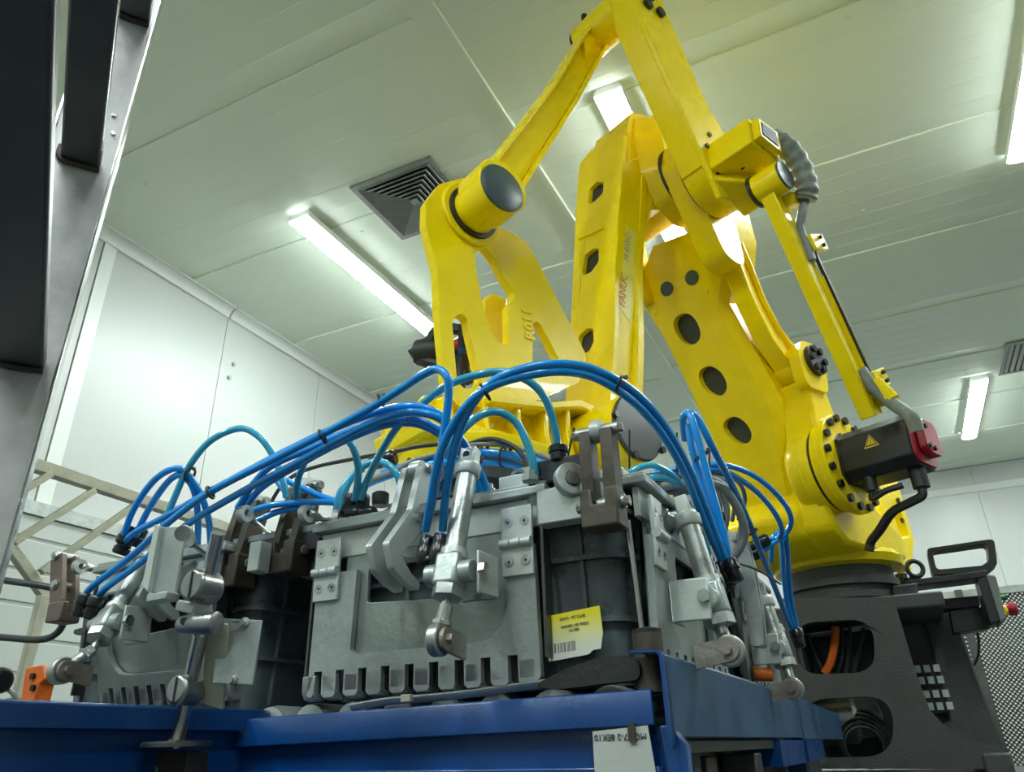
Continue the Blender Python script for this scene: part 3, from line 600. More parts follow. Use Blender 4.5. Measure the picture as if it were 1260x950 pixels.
B(GF).tube([(0.117,3.432,1.453),(0.171,3.429,1.35)],.034,n=8,sub=1).build('cable_clamp', YEL, RB)
# loom behind the wrist (left)
for pts in ([(-1.593,2.245,1.493),(-1.541,2.257,1.519),(-1.459,2.286,1.495),(-1.391,2.313,1.44),(-1.36,2.32,1.341)], [(-1.572,2.244,1.514),(-1.514,2.277,1.553),(-1.444,2.307,1.516),(-1.37,2.316,1.454)], [(-1.541,2.261,1.467),(-1.492,2.255,1.567),(-1.446,2.264,1.593),(-1.375,2.284,1.575),(-1.331,2.269,1.574)], [(-1.574,2.26,1.483),(-1.505,2.268,1.441),(-1.426,2.307,1.419),(-1.368,2.333,1.424)]):
    B(GF).tube(pts,.024,n=8,sub=6).build('cable', CABD, RB)
B(GF).lathe((-1.592,2.261,1.511),(1,.2,-.1),[(0,.03),(.02,.055),(.06,.06),(.09,.055),(.14,.04)],n=14).build('connector', CABD, RB)
B(GF).tube([(-1.464,2.264,1.509),(-1.376,2.286,1.503)],.024,n=10,sub=1).build('connector_ring', RED, RB, label='red connector ring')
B(GF).tube([(-1.336,2.257,1.569),(-1.357,2.287,1.495),(-1.384,2.314,1.4),(-1.406,2.313,1.313)],.030,n=10,sub=5).build('cable', CABD, RB)
B(GF).tube([(-1.352,2.285,1.481),(-1.361,2.294,1.457)],.034,n=10,sub=1).build('connector_ring', BLUE, RB, label='blue connector ring')

# ================================================================ CONVEYOR
CV = thing('roller_conveyor','blue roller conveyor with raised guard plates under the gripped crates','conveyor',(-.85,1.9,-EYE),GF)
# front rail: C profile with its open side inwards
RL_=GF @ Matrix.Translation((-.39,0,.08)) @ Matrix.Rotation(-.0135,4,'Y') @ Matrix.Translation((.39,0,-.08))   # the rail hangs a little lower at its left end
B(RL_).prism([(1.259,.030),(1.259,.080),(1.262,.084),(1.32,.084),(1.32,.080),(1.265,.078),(1.265,.034),(1.30,.034),(1.30,.030)],'yz',-1.345,-.392).build('front_rail', BLUE, CV, bevel=.002)
B(GF).prism([(-1.34,.03),(-.385,.03),(-.385,-EYE+.05),(-1.34,-EYE+.05)],'xz',1.285,1.295).build('skirt_panel', BLUE, CV)
B(GF).bx(-1.345,-.39,1.262,1.285,-.10,-.028).build('lower_rail', BLUE, CV, bevel=.004)
for x in (-1.30,-.42):
    for y in (1.40,2.9): B(GF).bx(x-.03,x+.03,y-.03,y+.03,-EYE,.02).build('leg', BLUE, CV, bevel=.004)
for k in range(8):
    x=-1.275+.112*k
    r=B(GF).lathe((x,1.325,.054),(0,1,0),[(0,.030),(.002,.043),(.02,.046),(1.55,.046),(1.57,.04)],n=24).build('roller', ALU, CV)
    B(GF).cyl((x,1.30,.054),(x,1.327,.054),.010,n=8).build('axle', BLK, r)
# side guard plates with folded top lip (dusty outside)
def guard(y0,y1,zt0,zt1,zb,name):
    b=B(GF); x=-.36
    b.prism([(y0,zb),(y1,zb+.0),(y1,zt1),(y0,zt0)],'yz',x-.004,x)
    return b.build(name, BLUEG, CV, bevel=.0015)
guard(1.245,2.69,.134,.130,.012,'side_guard'); guard(2.705,3.95,.130,.112,.008,'side_guard')
B(GF).prism([(-.36,.128),(-.362,.137),(-.37,.141),(-.415,.143),(-.415,.139),(-.37,.137),(-.366,.13),(-.366,.0),(-.36,.0)],'xz',1.238,1.262).build('guard_lip', BLUE, CV)
B(GF).prism([(-.364,.13),(-.37,.139),(-.40,.141),(-.40,.137),(-.37,.135)],'xz',1.262,2.69).build('guard_lip', BLUEG, CV)
B(GF).prism([(-.368,.03),(-.345,.0),(-.345,-.25),(-.36,-.25),(-.385,.03)],'xz',1.262,1.29).build('corner_plate', BLUE, CV, bevel=.003)
B(GF).bx(-.44,-.37,1.3,2.69,-.012,.006).build('cross_beam', DSTEEL, CV)
B(GF).bx(-.50,-.47,1.3,3.9,-.32,.02).build('under_shade_sheet', CAST, CV)  # dark sheet added to stand in for the shade below the guard
B(GF).bx(-.46,-.40,1.5,1.55,-EYE,-.012).build('leg', CAST, CV)
for y in (2.2,2.69): B(GF).bx(-.44,-.355,y,y+.42,-.055,.006).build('cross_beam', BLUE, CV)
B(GF).bx(-.48,-.40,1.6,1.68,-.12,-.02).build('motor_bracket', BROWN, CV, bevel=.004)
B(GF).bx(-.46,-.38,1.98,2.06,-.10,-.02).build('motor_bracket', DSTEEL, CV, bevel=.004)
# bolt, cup and guide rod at the near corner
B(GF).lathe((-.402,1.30,.08),(0,0,1),[(0,.030),(.055,.030),(.058,.026),(.095,.026)],n=20).build('guide_cup', BROWN, CV)
B(GF).lathe((-.405,1.31,.165),(0,0,1),[(0,.026),(.018,.026),(.022,.010)],n=20).build('rod_collar', BLK, CV)
B(GF).cyl((-0.426,1.352,0.177),(-0.428,1.335,0.388),.006,n=10).build('guide_rod', CHROME, CV)
B(GF).cyl((-.372,1.285,.085),(-.366,1.285,.085),.018,n=16).build('bolt_head', CHROME, CV)
# paper label on the skirt, its writing upside down
lb=B(GF).prism([(-.498,-.060),(-.497,.024),(-.402,.030),(-.394,-.060)],'xz',1.256,1.259)
lab=lb.build('paper_label', LABW, CV, label='white paper label with upside down lettering')
B(GF).prism(rect(-.496,-.396,-.058,-.042),'xz',1.2545,1.2558).build('label_edge', WHITE, lab)
gx=(GF.to_3x3()@Vector((1,0,0))); gz=Vector((0,0,1))
text_mesh('lettering','MOD7-2 8EK1011 /',.0135,INK,lab,GF@Vector((-.405,1.2553,.019)),-gx,-gz)
B(GF).bx(-.434,-.422,1.250,1.257,.008,.034).build('bracket', BROWN, CV)
# black rubber flap and grey wear strip lying along the front rail
fl=[(-0.612,0.099),(-0.54,0.125),(-0.478,0.14),(-0.434,0.139),(-0.409,0.13),(-0.409,0.099),(-0.482,0.096),(-0.558,0.092)]
B(GF).prism(rounded(fl,.02),'xz',1.265,1.30).build('rubber_flap', RUBBER, CV, bevel=.004)
ws=[(-1.029,1.296,0.084),(-0.937,1.3,0.092),(-0.826,1.304,0.094),(-0.719,1.305,0.099),(-0.617,1.303,0.105),(-0.521,1.299,0.108),(-0.451,1.295,0.111)]
B(GF).tube(ws,.009,n=6,sub=3,flat=.5).build('wear_strip', GALV, CV)
for p in ((-0.56,1.29,0.113),(-0.87,1.259,0.092)): B(GF).box(p,(.022,.012,.014)).build('clip', CREAM, CV, bevel=.002)

C2 = thing('feed_conveyor','dark blue conveyor side rail running off at the lower left','conveyor',(-1.7,1.0,-EYE),GF)
B(GF).prism([(-1.272,.048),(-1.272,.086),(-1.277,.090),(-1.36,.090),(-1.36,.085),(-1.28,.083),(-1.28,.05)],'xz',.35,1.36).build('side_rail', BLUE, C2, bevel=.002)
B(GF).prism(rect(.35,1.36,-EYE+.06,.05),'yz',-1.31,-1.30).build('skirt_panel', BLUE, C2)
for y in (.45,1.25): B(GF).bx(-1.37,-1.31,y-.03,y+.03,-EYE,.05).build('leg', BLUE, C2)
B(GF).bx(-1.95,-1.30,.35,.40,-.02,.085).build('end_rail', BLUE, C2)
for k in range(6): B(GF).cyl((-1.325,.5+.13*k,.06),(-2.0,.5+.13*k,.06),.028,n=14).build('roller', ALU, C2)
for y in (.45,1.25): B(GF).bx(-2.0,-1.94,y-.03,y+.03,-EYE,.05).build('leg', BLUE, C2)
B(GF).bx(-2.0,-1.97,.35,1.36,-.02,.085).build('side_rail', BLUE, C2)

# ================================================================ CRATES
def crate(cx, cy, label, w=.74, d=.74, z0=.100, z1=.425):
    t = thing('plastic_crate', label, 'crate', (cx,cy,z0), GF, 'black crates held by the gripper')
    h0,h1=w/2-.035,w/2; d0,d1=d/2-.035,d/2
    b=B(GF)
    def loop(hx,hy,z,r): return [(cx+p[0],cy+p[1],z) for p in rounded([(-hx,-hy),(hx,-hy),(hx,hy),(-hx,hy)],r,3)]
    L=[loop(h0,d0,z0,.05),loop(h1-.012,d1-.012,z1,.06),loop(h1-.024,d1-.024,z1,.05),loop(h0-.012,d0-.012,z0+.012,.04)]
    n=len(L[0]); vs=[p for l in L for p in l]; fs=[tuple(range(n)),tuple(range(3*n,4*n))]
    for q in range(3):
        for k in range(n): fs.append((q*n+k,q*n+(k+1)%n,(q+1)*n+(k+1)%n,(q+1)*n+k))
    b.add(vs,fs); b.build('crate_body', CRATE, t)
    for z,o in ((.215,.012),(.330,.016),(z1-.012,.020)):
        f=(z-z0)/(z1-z0); hx=h0+(h1-.012-h0)*f; hy=d0+(d1-.012-d0)*f
        A=rounded([(-hx-o,-hy-o),(hx+o,-hy-o),(hx+o,hy+o),(-hx-o,hy+o)],.065,3); I=rounded([(-hx+.004,-hy+.004),(hx-.004,-hy+.004),(hx-.004,hy-.004),(-hx+.004,hy-.004)],.055,3)
        B(GF).prism([(cx+p[0],cy+p[1]) for p in A],'xy',z-.005,z+.005,holes=[[(cx+p[0],cy+p[1]) for p in I]]).build('rim_rib', CRATE, t)
    for k in range(5):
        a=-w/2+.10+k*(w-.2)/4
        for s in (-1,1):
            B(GF).prism([(cy+s*(d0-.005),z0+.01),(cy+s*(d0+.012),z0+.01),(cy+s*(d1-.004),z1-.02),(cy+s*(d1-.02),z1-.02)],'yz',cx+a-.004,cx+a+.004).build('wall_rib', CRATE, t)
            B(GF).prism([(cx+s*(h0-.005),z0+.01),(cx+s*(h0+.012),z0+.01),(cx+s*(h1-.004),z1-.02),(cx+s*(h1-.02),z1-.02)],'xz',cy+a-.004,cy+a+.004).build('wall_rib', CRATE, t)
    return t
c1=crate(-.80,1.70,'black plastic crate with the yellow and white paper label at its near corner')
crate(-1.76,1.74,'black plastic crate in the left clamp, behind the plate with two screws')
crate(-.80,2.49,'black plastic crate at the back, behind the far side clamp', )
# yellow label, fading to white at its lower half, on the near corner of the first crate
yl=B(GF).prism([(-0.606,0.224),(-0.492,0.234),(-0.489,0.186),(-0.495,0.159),(-0.51,0.158),(-0.519,0.151),(-0.598,0.144),(-0.603,0.184)],'xz',1.318,1.3205)
m=bpy.data.materials.new('crate_label'); m.use_nodes=True; nt=m.node_tree; pb=nt.nodes['Principled BSDF']
tc=nt.nodes.new('ShaderNodeTexCoord'); sp=nt.nodes.new('ShaderNodeSeparateXYZ'); rp=nt.nodes.new('ShaderNodeValToRGB')
nt.links.new(tc.outputs['Generated'],sp.inputs[0]); nt.links.new(sp.outputs['Z'],rp.inputs[0]); nt.links.new(rp.outputs[0],pb.inputs['Base Color'])
rp.color_ramp.elements[0].position=.22; rp.color_ramp.elements[0].color=(.62,.64,.55,1); rp.color_ramp.elements[1].position=.85; rp.color_ramp.elements[1].color=(.80,.70,.01,1)
pb.inputs['Roughness'].default_value=.5
yo=yl.build('paper_label', m, c1, label='yellow and white paper label with bar code')
ld=(Vector((-0.487,0.23)[:1]+(0,)+(-0.487,0.23)[1:])-Vector((-0.602,0.222)[:1]+(0,)+(-0.602,0.222)[1:]))
ldx=GF.to_3x3()@ld; lup=Vector((-.12,0,1))
for body,px,s_ in (('DATA  M7 F.2.02',(-0.572,0.214),.0072),('NOMER / 88 7/2023',(-0.57,0.2),.0066),('124 508',(-0.556,0.193),.0066)):
    text_mesh('lettering',body,s_,INKF,yo,GF@Vector((px[0],1.3172,px[1])),ldx,lup)
bp=(-0.592,0.158)
x=0; ux=ld.normalized(); 
for w_ in [1,2,1,1,3,1,2,1,1,2,1,3,1,1,2,1,1,2,3,1,1,2]:
    q=Vector((bp[0],1.3176,bp[1]))+ux*x*.0013
    B(GF).box(q+Vector((-.001,0,.007)),(.0011*w_*.6,.0006,.017)).build('bar_code_line', INKG, yo); x+=w_+.55
    if x*.0013>.052: break

# ================================================================ GRIPPER
GP = thing('crate_gripper','grey metal crate gripper frame with hinged comb plates hanging under the robot flange','gripper',(-1.287,2.254,.10),GF)
def face_frame(kind, c):
    """x along the clamp face, y outwards, z up; c = centre of the clamp along the face"""
    if kind=='left': return GF @ Matrix(((0,-1,0,-2.08),(1,0,0,c),(0,0,1,0),(0,0,0,1)))
    if kind=='front': return GF @ Matrix(((1,0,0,c),(0,-1,0,1.30),(0,0,1,0),(0,0,0,1)))
    return GF @ Matrix(((0,1,0,-.400),(1,0,0,c),(0,0,1,0),(0,0,0,1)))
HZ=.362
def comb_outline(mir=1):
    o=[(-.262,.36),(-.272,.118)]; 
    n=9; p=.0576; x=-.247
    tb=.107
    pts=[(-.266,.36),(-.274,.112)]
    for k in range(n):
        g0=x+k*p-.0105; g1=g0+.021
        pts+=[(g0-.006,tb),(g0,tb+.006),(g0,.158),(g1,.158),(g1,tb+.006),(g1+.006,tb)]
    pts+=[(.262,tb+.002),(.270,tb+.012),(.268,.36),(.206,.36),(.206,.245),(.192,.212),(.168,.192),(.12,.186),(-.15,.186),(-.166,.196),(-.157,.36)]
    return [(mir*a,b) for a,b in pts]
def clamp(kind, c, tilt=0.0, mir=1, sx=1.0, hinges=(-1,1)):
    F=face_frame(kind,c) @ Matrix.Scale(sx,4,(1,0,0))
    T=F @ Matrix.Translation((0,-.0,HZ)) @ Matrix.Rotation(-tilt,4,'X') @ Matrix.Translation((0,0,-HZ))
    cb=B(T).prism(comb_outline(mir),'xz',-.002,.012).build('comb_plate', ALU, GP, bevel=.0018)
    # hooked finger tips
    for k in range(10):
        a=mir*(-.2758+.0576*k+ (0 if k else .004)); 
        B(T).prism([(.012,.150),(.012,.118),(.004,.104),(-.020,.100),(-.030,.106),(-.030,.112),(-.018,.110),(-.004,.118),(-.002,.150)],'yz',a-.0165,a+.0165).build('finger_tip', ALU, cb, bevel=.0015)
    # inner panel with window
    hol=[(-.14*mir,.290),(.045*mir,.280),(.045*mir,.362),(-.14*mir,.362)]
    B(T).prism([(-.20,.165),(.235,.165),(.235,.40),(-.20,.40)] if mir>0 else [(.20,.165),(-.235,.165),(-.235,.40),(.20,.40)],'xz',-.016,-.006,holes=[rounded(hol,.008)]).build('inner_panel', ALUP, GP, bevel=.0015)
    B(F).bx(-.275,.275,-.016,-.002,.395,.455).build('upper_plate', ALUL, GP, bevel=.002)
    B(F).bx(-.29,.30,-.05,.018,.456,.474).build('top_bar', ALU, GP, bevel=.003)
    B(F).bx(-.28,.29,-.03,.012,.474,.482).build('top_bar', ALU, GP, bevel=.002)
    # hinges: two leaves, three knuckles, four countersunk screws
    for h in [.236*mir*s for s in hinges]:
        g=B(F).bx(h-.034,h+.034,.012,.020,.368,.436).build('hinge', ALUL, GP, bevel=.002)
        B(T).bx(h-.034,h+.034,.012,.020,.300,.356).build('hinge_leaf', ALUL, g, bevel=.002)
        for q in range(3): B(F).cyl((h-.034+.023*q,.022,HZ),(h-.013+.023*q,.022,HZ),.010,n=14).build('knuckle', ALUL, g)
        for fx in (-.018,.018):
            for fr_,zz in ((F,.405),(T,.328)):
                B(fr_).ring((h+fx,.0195,zz),(h+fx,.0212,zz),.0075,.0105,n=16).build('screw_rim', ZINC, g)
                B(fr_).cyl((h+fx,.019,zz),(h+fx,.0205,zz),.0078,n=14).build('screw', CHROME, g)
                B(fr_).cyl((h+fx,.0204,zz),(h+fx,.0209,zz),.0032,n=6).build('hex_socket', INK, g)
    # edge strips of the crate guide beside the comb
    for s in ((-1,1) if kind=='front' else (1,)): B(F).bx(s*.283-.003,s*.283+.003,-.03,.004,.15,.45).build('edge_strip', DSTEEL, GP)
    return F,T
XR,XL,YA,YB=-.8755,-1.69,1.615,2.40
F1,T1=clamp('front',XR,tilt=math.radians(2))
F2,T2=clamp('front',XL,tilt=math.radians(21),mir=-1,sx=.83,hinges=(-1,))
F3,T3=clamp('side',YA,tilt=math.radians(2),mir=-1)
F4,T4=clamp('side',YB,tilt=math.radians(2),mir=-1)
# frame above the crates
B(GF).bx(-1.95,-.43,1.34,2.95,.482,.50).build('frame_plate', ALU, GP, bevel=.003)
for y in (1.36,2.1,2.9): B(GF).bx(-1.95,-.43,y-.02,y+.02,.44,.482).build('cross_bar', DSTEEL, GP)
for x in (-1.92,-1.28,-.45): B(GF).bx(x-.02,x+.02,1.36,2.92,.44,.482).build('cross_bar', DSTEEL, GP)
B(GF).bx(-.585,-.455,1.262,1.30,.385,.455).build('corner_block', ALUL, GP, bevel=.003)
B(GF).bx(-1.335,-1.300,1.262,1.30,.385,.455).build('corner_block', ALUL, GP, bevel=.003)
B(GF).lathe((-1.287,2.254,.50),(0,0,1),[(0,.24),(.03,.24),(.035,.19),(.10,.19),(.105,.22),(.15,.22),(.155,.17),(.29,.17)],n=36).build('rotary_joint', CAST, GP)
B(GF).ring((-1.287,2.254,.575),(-1.287,2.254,.60),.19,.235,n=36).build('joint_ring', CREAM, GP)
for k in range(14):
    a=2*math.pi*k/14; B(GF).cyl((-1.287+.205*math.cos(a),2.254+.205*math.sin(a),.655),(-1.287+.205*math.cos(a),2.254+.205*math.sin(a),.64),.012,n=8).build('bolt', BLKG, GP)
# valve blocks, knobs, bearing eyes and small cylinders on top of the frame
def eye(p, axis, r, t=.018, m=None): 
    d=Vector(axis).normalized(); p=Vector(p)
    o=B(GF).ring(p-d*t/2,p+d*t/2,r*.45,r,n=20).build('rod_eye', m or ZINC, GP, bevel=.002)
    B(GF).cyl(p-d*t*.7,p+d*t*.7,r*.42,n=14).build('ball', CHROME, o)
for p in ((-1.118,1.316,0.488),(-1.07,1.322,0.475)): eye(p,(1,.3,0),.026)
B(GF).lathe((-1.061,1.394,0.534),(0,0,1),[(0,.019),(.012,.021),(.03,.021),(.034,.016)],n=18).build('knob', BLK, GP)
B(GF).bx(*[v for p in zip((-.72,1.36,.50),(-.58,1.52,.535)) for v in p]).build('valve_block', ALUL, GP, bevel=.004)
B(GF).cyl((-0.649,1.322,0.449),(-0.595,1.414,0.512),.030,n=20).build('stop_cylinder', ALUL, GP)
B(GF).ring((-0.674,1.377,0.508),(-0.622,1.481,0.547),.034,.042,n=20).build('clamp_ring', ALU, GP)
B(GF).cyl((-0.61,1.317,0.448),(-0.596,1.301,0.49),.020,n=16).build('port_fitting', ZINC, GP)
B(GF).bx(*[v for p in zip((-.60,1.30,.48),(-.50,1.42,.53)) for v in p]).build('lever_base', BLK, GP, bevel=.004)
eye((-0.509,1.26,0.462),(.7,-.7,.1),.034); eye((-0.548,1.301,0.444),(.7,-.7,.1),.026)
B(GF).cyl((-0.521,1.299,0.449),(-0.48,1.272,0.468),.011,n=12).build('threaded_rod', ZINC, GP)
B(GF).cyl((-0.469,1.386,0.407),(-0.379,1.586,0.441),.024,n=18).build('air_reservoir', ALU, GP)
for px in (775,800,824): B(GF).torus((-0.455,1.437,0.417) if px==775 else ((-0.426,1.485,0.424) if px==800 else (-0.4,1.542,0.434)),(1,.45,0),.025,.004).build('band', BLK, GP)
B(GF).lathe((-0.436,1.472,0.461),(.6,.5,-.5),[(0,.012),(.02,.02),(.05,.02),(.055,.013),(.075,.013)],n=14).build('tee_fitting', ZINC, GP)
B(GF).lathe((-0.416,1.488,0.427),(.1,.1,1),[(0,.013),(.02,.018),(.04,.014)],n=14).build('tee_fitting', CAPG, GP)
B(GF).cyl((-0.42,1.499,0.426),(-0.429,1.504,0.408),.012,n=12).build('red_port_cap', RED, GP, label='small red port cap')
B(GF).box((-0.393,1.533,0.479),(.016,.012,.012)).build('warning_tab', MATS['sign_yellow'], GP, label='small yellow tab')
B(GF).cyl((-0.397,2.2,0.168),(-0.352,2.223,0.166),.018,n=14).build('sensor_head', ORANGE, GP, label='orange sensor head')
B(GF).cyl((-0.409,2.17,0.166),(-0.395,2.177,0.166),.021,n=14).build('sensor_nut', BROWN, GP)
for p in ((-0.74,1.35,0.498),(-0.791,1.35,0.496),(-1.049,1.329,0.481),(-0.992,1.351,0.493),(-0.591,1.252,0.471)): B(GF).lathe(p,(0,0,1),[(0,.018),(.01,.018),(.012,.012),(.022,.012)],n=6).build('hex_bolt', ZINC, GP)

# ---------------------------------------------------------------- pneumatic cylinders
def air_cylinder(label, top, tru, eyep, side, out, fit_end='low', fit=(-1,0,0)):
    """top, trunnion and rod eye points; side = along the clamp face, out = away from the face"""
    top,tru,eyep=Vector(top),Vector(tru),Vector(eyep); side=Vector(side); out=Vector(out); d=(top-tru).normalized(); e=(tru-eyep).normalized()
    t=thing('air_cylinder',label,'air cylinder',tuple(tru),GF,'air cylinders that swing the comb plates')
    B(GF).cyl(tru+d*.035,top-d*.055,.0205,n=28).build('barrel', ZINC, t)
    cap=B(GF).lathe(top-d*.062,d,[(0,.024),(.004,.027),(.022,.027),(.026,.023),(.030,.022)],n=24).build('end_cap', ALUL, t)
    B(GF).bar(top-d*.034,top+d*.004,.036,.030,up=tuple(out)).build('end_lug', ALUL, cap, bevel=.004)
    B(GF).cyl(top-d*.014-out*.018,top-d*.014+out*.0165,.008,n=14).build('lug_hole', INK, cap)
    blk_=B(GF).bar(tru-d*.030,tru+d*.036,.052,.052,up=tuple(out)).build('trunnion_block', ALU, t, bevel=.008)
    B(GF).cyl(tru+d*.030,tru+d*.046,.026,n=24).build('lower_collar', ALUL, t)
    B(GF).cyl(tru-d*.048,tru-d*.028,.030,n=6).build('hex_nut', ZINC, t)
    for s in (-1,1): 
        B(GF).cyl(tru+side*s*.024,tru+side*s*.050,.021,n=20).build('trunnion_boss', ALU, t, bevel=.002)
    B(GF).cyl(tru-d*.045,tru-d*.085,.0085,n=14).build('rod', CHROME, t)
    p0=tru-d*.075
    ax=(p0-eyep).normalized()
    B(GF).lathe(p0,-ax,[(0,.014),(.014,.014),(.016,.018),(.022,.018),(.024,.0145)],n=6).build('lock_nut', ZINC, t)
    B(GF).lathe(eyep+ax*.022,(p0-eyep),[(0,.013),(.01,.012),(.04,.0135),((p0-eyep).length-.045,.0135)],n=16).build('rod_end_shank', ZINC, t)
    rg=B(GF).ring(eyep-side*.011,eyep+side*.011,.012,.029,n=24).build('rod_eye', ZINC, t, bevel=.003)
    B(GF).cyl(eyep-side*.014,eyep+side*.014,.013,n=16).build('ball', CHROME, rg)
    # clevis plate to the comb and mounting bracket to the frame plate
    ii=[0,2] if abs(out.x)>.5 else [1,2]; k_=3-sum(ii); so=out[ii[0]]
    oc=[(eyep[ii[0]]+so*.021*math.cos(a),eyep.z+.021*math.sin(a)) for a in [-math.pi/2+math.pi*q/8 for q in range(9)]]+[(eyep[ii[0]]-so*.062,eyep.z+.012),(eyep[ii[0]]-so*.062,eyep.z-.030)]
    s0_=eyep[k_]+side[k_]*.013
    cl=B(GF).prism(oc,'xz' if k_==1 else 'yz',s0_,s0_+side[k_]*.009).build('clevis_plate', RUST, t, bevel=.002)
    B(GF).cyl(eyep+side*.014,eyep+side*.032,.010,n=6).build('pin_head', RUST, cl)
    w=tru-out*.02
    br=B(GF).box(w+side*.062-out*.010-Vector((0,0,.004)),tuple(abs(side[i])*.006+abs(out[i])*.078+(.078 if i==2 else 0) for i in range(3))).build('bracket', ALUL, t, bevel=.003)
    B(GF).box(w-out*.045+side*.026-Vector((0,0,.004)),tuple(abs(side[i])*.080+abs(out[i])*.006+(.078 if i==2 else 0) for i in range(3))).build('bracket_base', ALU, br, bevel=.003)
    B(GF).cyl(tru+side*.064,tru+side*.076,.013,n=6).build('bolt', CHROME, br)
    fv=Vector(fit)
    for k in range(2):
        q=tru+d*(.045)+fv*(.034+.030*k)+out*(.006)
        f=B(GF).lathe(q-d*.020,d,[(0,.012),(.010,.0165),(.034,.0165),(.038,.0145),(.052,.0145)],n=14).build('push_fitting', BLKG, t)
        B(GF).cyl(q-d*.012,q-fv*.034-d*.012,.011,n=10).build('elbow', BLKG, f)
        B(GF).cyl(q+d*.032,q+d*.037,.0135,n=14).build('release_collar', BLUE, f)
    return t
air_cylinder('bright air cylinder standing on the front comb plate in the middle of the picture',(-.728,1.255,.563),(-.733,1.190,.298),(-.742,1.165,.178),(1,0,0),(0,-1,0),fit=(-1,0,0))
air_cylinder('strongly tilted air cylinder at the far left, on the swung out comb plate',(-1.734,1.305,.510),(-1.680,1.185,.292),(-1.678,1.095,.180),(1,0,0),(0,-1,0),fit=(-1,0,0))
air_cylinder('air cylinder on the near side comb plate, above the blue guard plate',(-.360,1.50,.463),(-.322,1.490,.250),(-.300,1.47,.155),(0,-1,0),(1,0,0),fit=(0,1,0))
air_cylinder('small looking air cylinder at the far end of the gripper side, by the robot pedestal',(-.352,2.275,.408),(-.322,2.255,.232),(-.305,2.24,.128),(0,-1,0),(1,0,0),fit=(0,1,0))

# ---------------------------------------------------------------- clamp levers
def twin_lever(label, prof, c, kind, gap, t_, m, pins, block=None, pin_r=.011, roller=None):
    """two equal lever plates: prof = centre line in (out, height) of a face frame, with half widths"""
    F=face_frame(kind,0); pts=[Vector((p[0],p[1])) for p in prof]; L=[];R_=[]
    for i,p in enumerate(pts):
        d=(pts[min(i+1,len(pts)-1)]-pts[max(i-1,0)]).normalized(); nn=Vector((-d.y,d.x)); w=prof[i][2]; L.append(p+nn*w); R_.append(p-nn*w)
    out=[tuple(p) for p in L]+[tuple(p) for p in R_[::-1]]
    o=F @ Vector((c,prof[0][0],prof[-1][1])); t=bpy.data.objects.new('clamp_lever',None); COL.objects.link(t); t.location=W(o); tag(t,label,'clamp lever','toggle clamp levers on the gripper')
    for s in (-1,1):
        a=c+s*gap/2; B(F).prism(rounded(out,.010,3),'yz',a-t_/2,a+t_/2).build('lever_arm', m, t, bevel=.002)
    for k in pins:
        p=pts[k]; pn=B(F).cyl((c-gap/2-t_*.9,p.x,p.y),(c+gap/2+t_*.9,p.x,p.y),pin_r,n=14).build('pin', ZINC, t)
        for s in (-1,1): B(F).cyl((c+s*(gap/2+t_*.5),p.x,p.y),(c+s*(gap/2+t_*1.25),p.x,p.y),pin_r*.8,n=6).build('pin_head', ZINC if m!=BROWN else RUST, pn)
    if roller is not None:
        p=pts[roller]; B(F).cyl((c-gap/2+t_*.5,p.x,p.y),(c+gap/2-t_*.5,p.x,p.y),pin_r*1.9,n=20).build('roller', ALUL, t)
    if block:
        (oo,z0,z1,hw,hd)=block
        B(F).prism([(c-hw,z0),(c+hw,z0),(c+hw,z1),(c+gap*.28,z1),(c+gap*.28,z1-.03),(c-gap*.28,z1-.03),(c-gap*.28,z1),(c-hw,z1)],'xz',oo-hd,oo+hd).build('fork_block', m, t, bevel=.004)
    return t
def rod_link(p0,p1,parent_label,r=.006):
    t=thing('tie_rod',parent_label,'tie rod',p0,GF,'tie rods behind the clamp levers')
    p0,p1=Vector(p0),Vector(p1); d=(p1-p0).normalized()
    B(GF).cyl(p0,p1,r,n=12).build('rod', CHROME, t)
    for p,s in ((p0,1),(p1,-1)):
        h=B(GF).lathe(p,d*s,[(0,.010),(.005,.013),(.03,.013),(.034,.010),(.05,.011)],n=6 if s<0 else 14).build('rod_end', ZINC, t)
        B(GF).ring(p-Vector((.008,0,0)),p+Vector((.008,0,0)),.008,.020,n=18).build('rod_eye', ZINC, h)
    return t
# aluminium bent twin lever, front middle
twin_lever('pale aluminium bent double lever reaching into the window of the front comb plate',[(-.018,.570,.025),(.018,.448,.027),(.100,.362,.022),(.085,.342,.020),(.045,.318,.013),(.005,.305,.009)],-.902,'front',.042,.016,ALUL,(0,1),pin_r=.012,roller=0)
twin_lever('pale aluminium bent double lever over the window of the left comb plate',[(-.06,.500,.020),(-.03,.440,.022),(.075,.372,.022),(.09,.355,.020),(.055,.322,.012),(.02,.305,.009)],-1.585,'front',.044,.013,ALU,(1,),pin_r=.010)
twin_lever('large browned steel double lever with a pale roller at the near gripper corner',[(.050,.545,.019),(.050,.48,.019),(.050,.40,.020)],-.444,'front',.043,.024,BROWN,(0,2),block=(.050,.352,.425,.036,.028),pin_r=.012,roller=0)
twin_lever('browned double lever second from the left, with a pale roller and bolt',[(-.075,.598,.022),(-.060,.52,.026),(-.04,.43,.026)],-1.462,'front',.052,.022,BROWN,(0,2),block=(-.04,.370,.452,.046,.036),pin_r=.014,roller=0)
twin_lever('browned double lever third from the left, beside the open front comb plate',[(-.075,.612,.022),(-.060,.53,.026),(-.04,.44,.026)],-1.285,'front',.052,.022,BROWN,(0,2),block=(-.04,.385,.462,.046,.036),pin_r=.014,roller=0)
twin_lever('rusty lever with two pins at the far left end of the gripper',[(.060,.535,.026),(.030,.45,.026),(.010,.39,.026)],1.33,'left',.040,.014,RUSTD,(0,1),block=(.005,.345,.40,.030,.032),pin_r=.013)
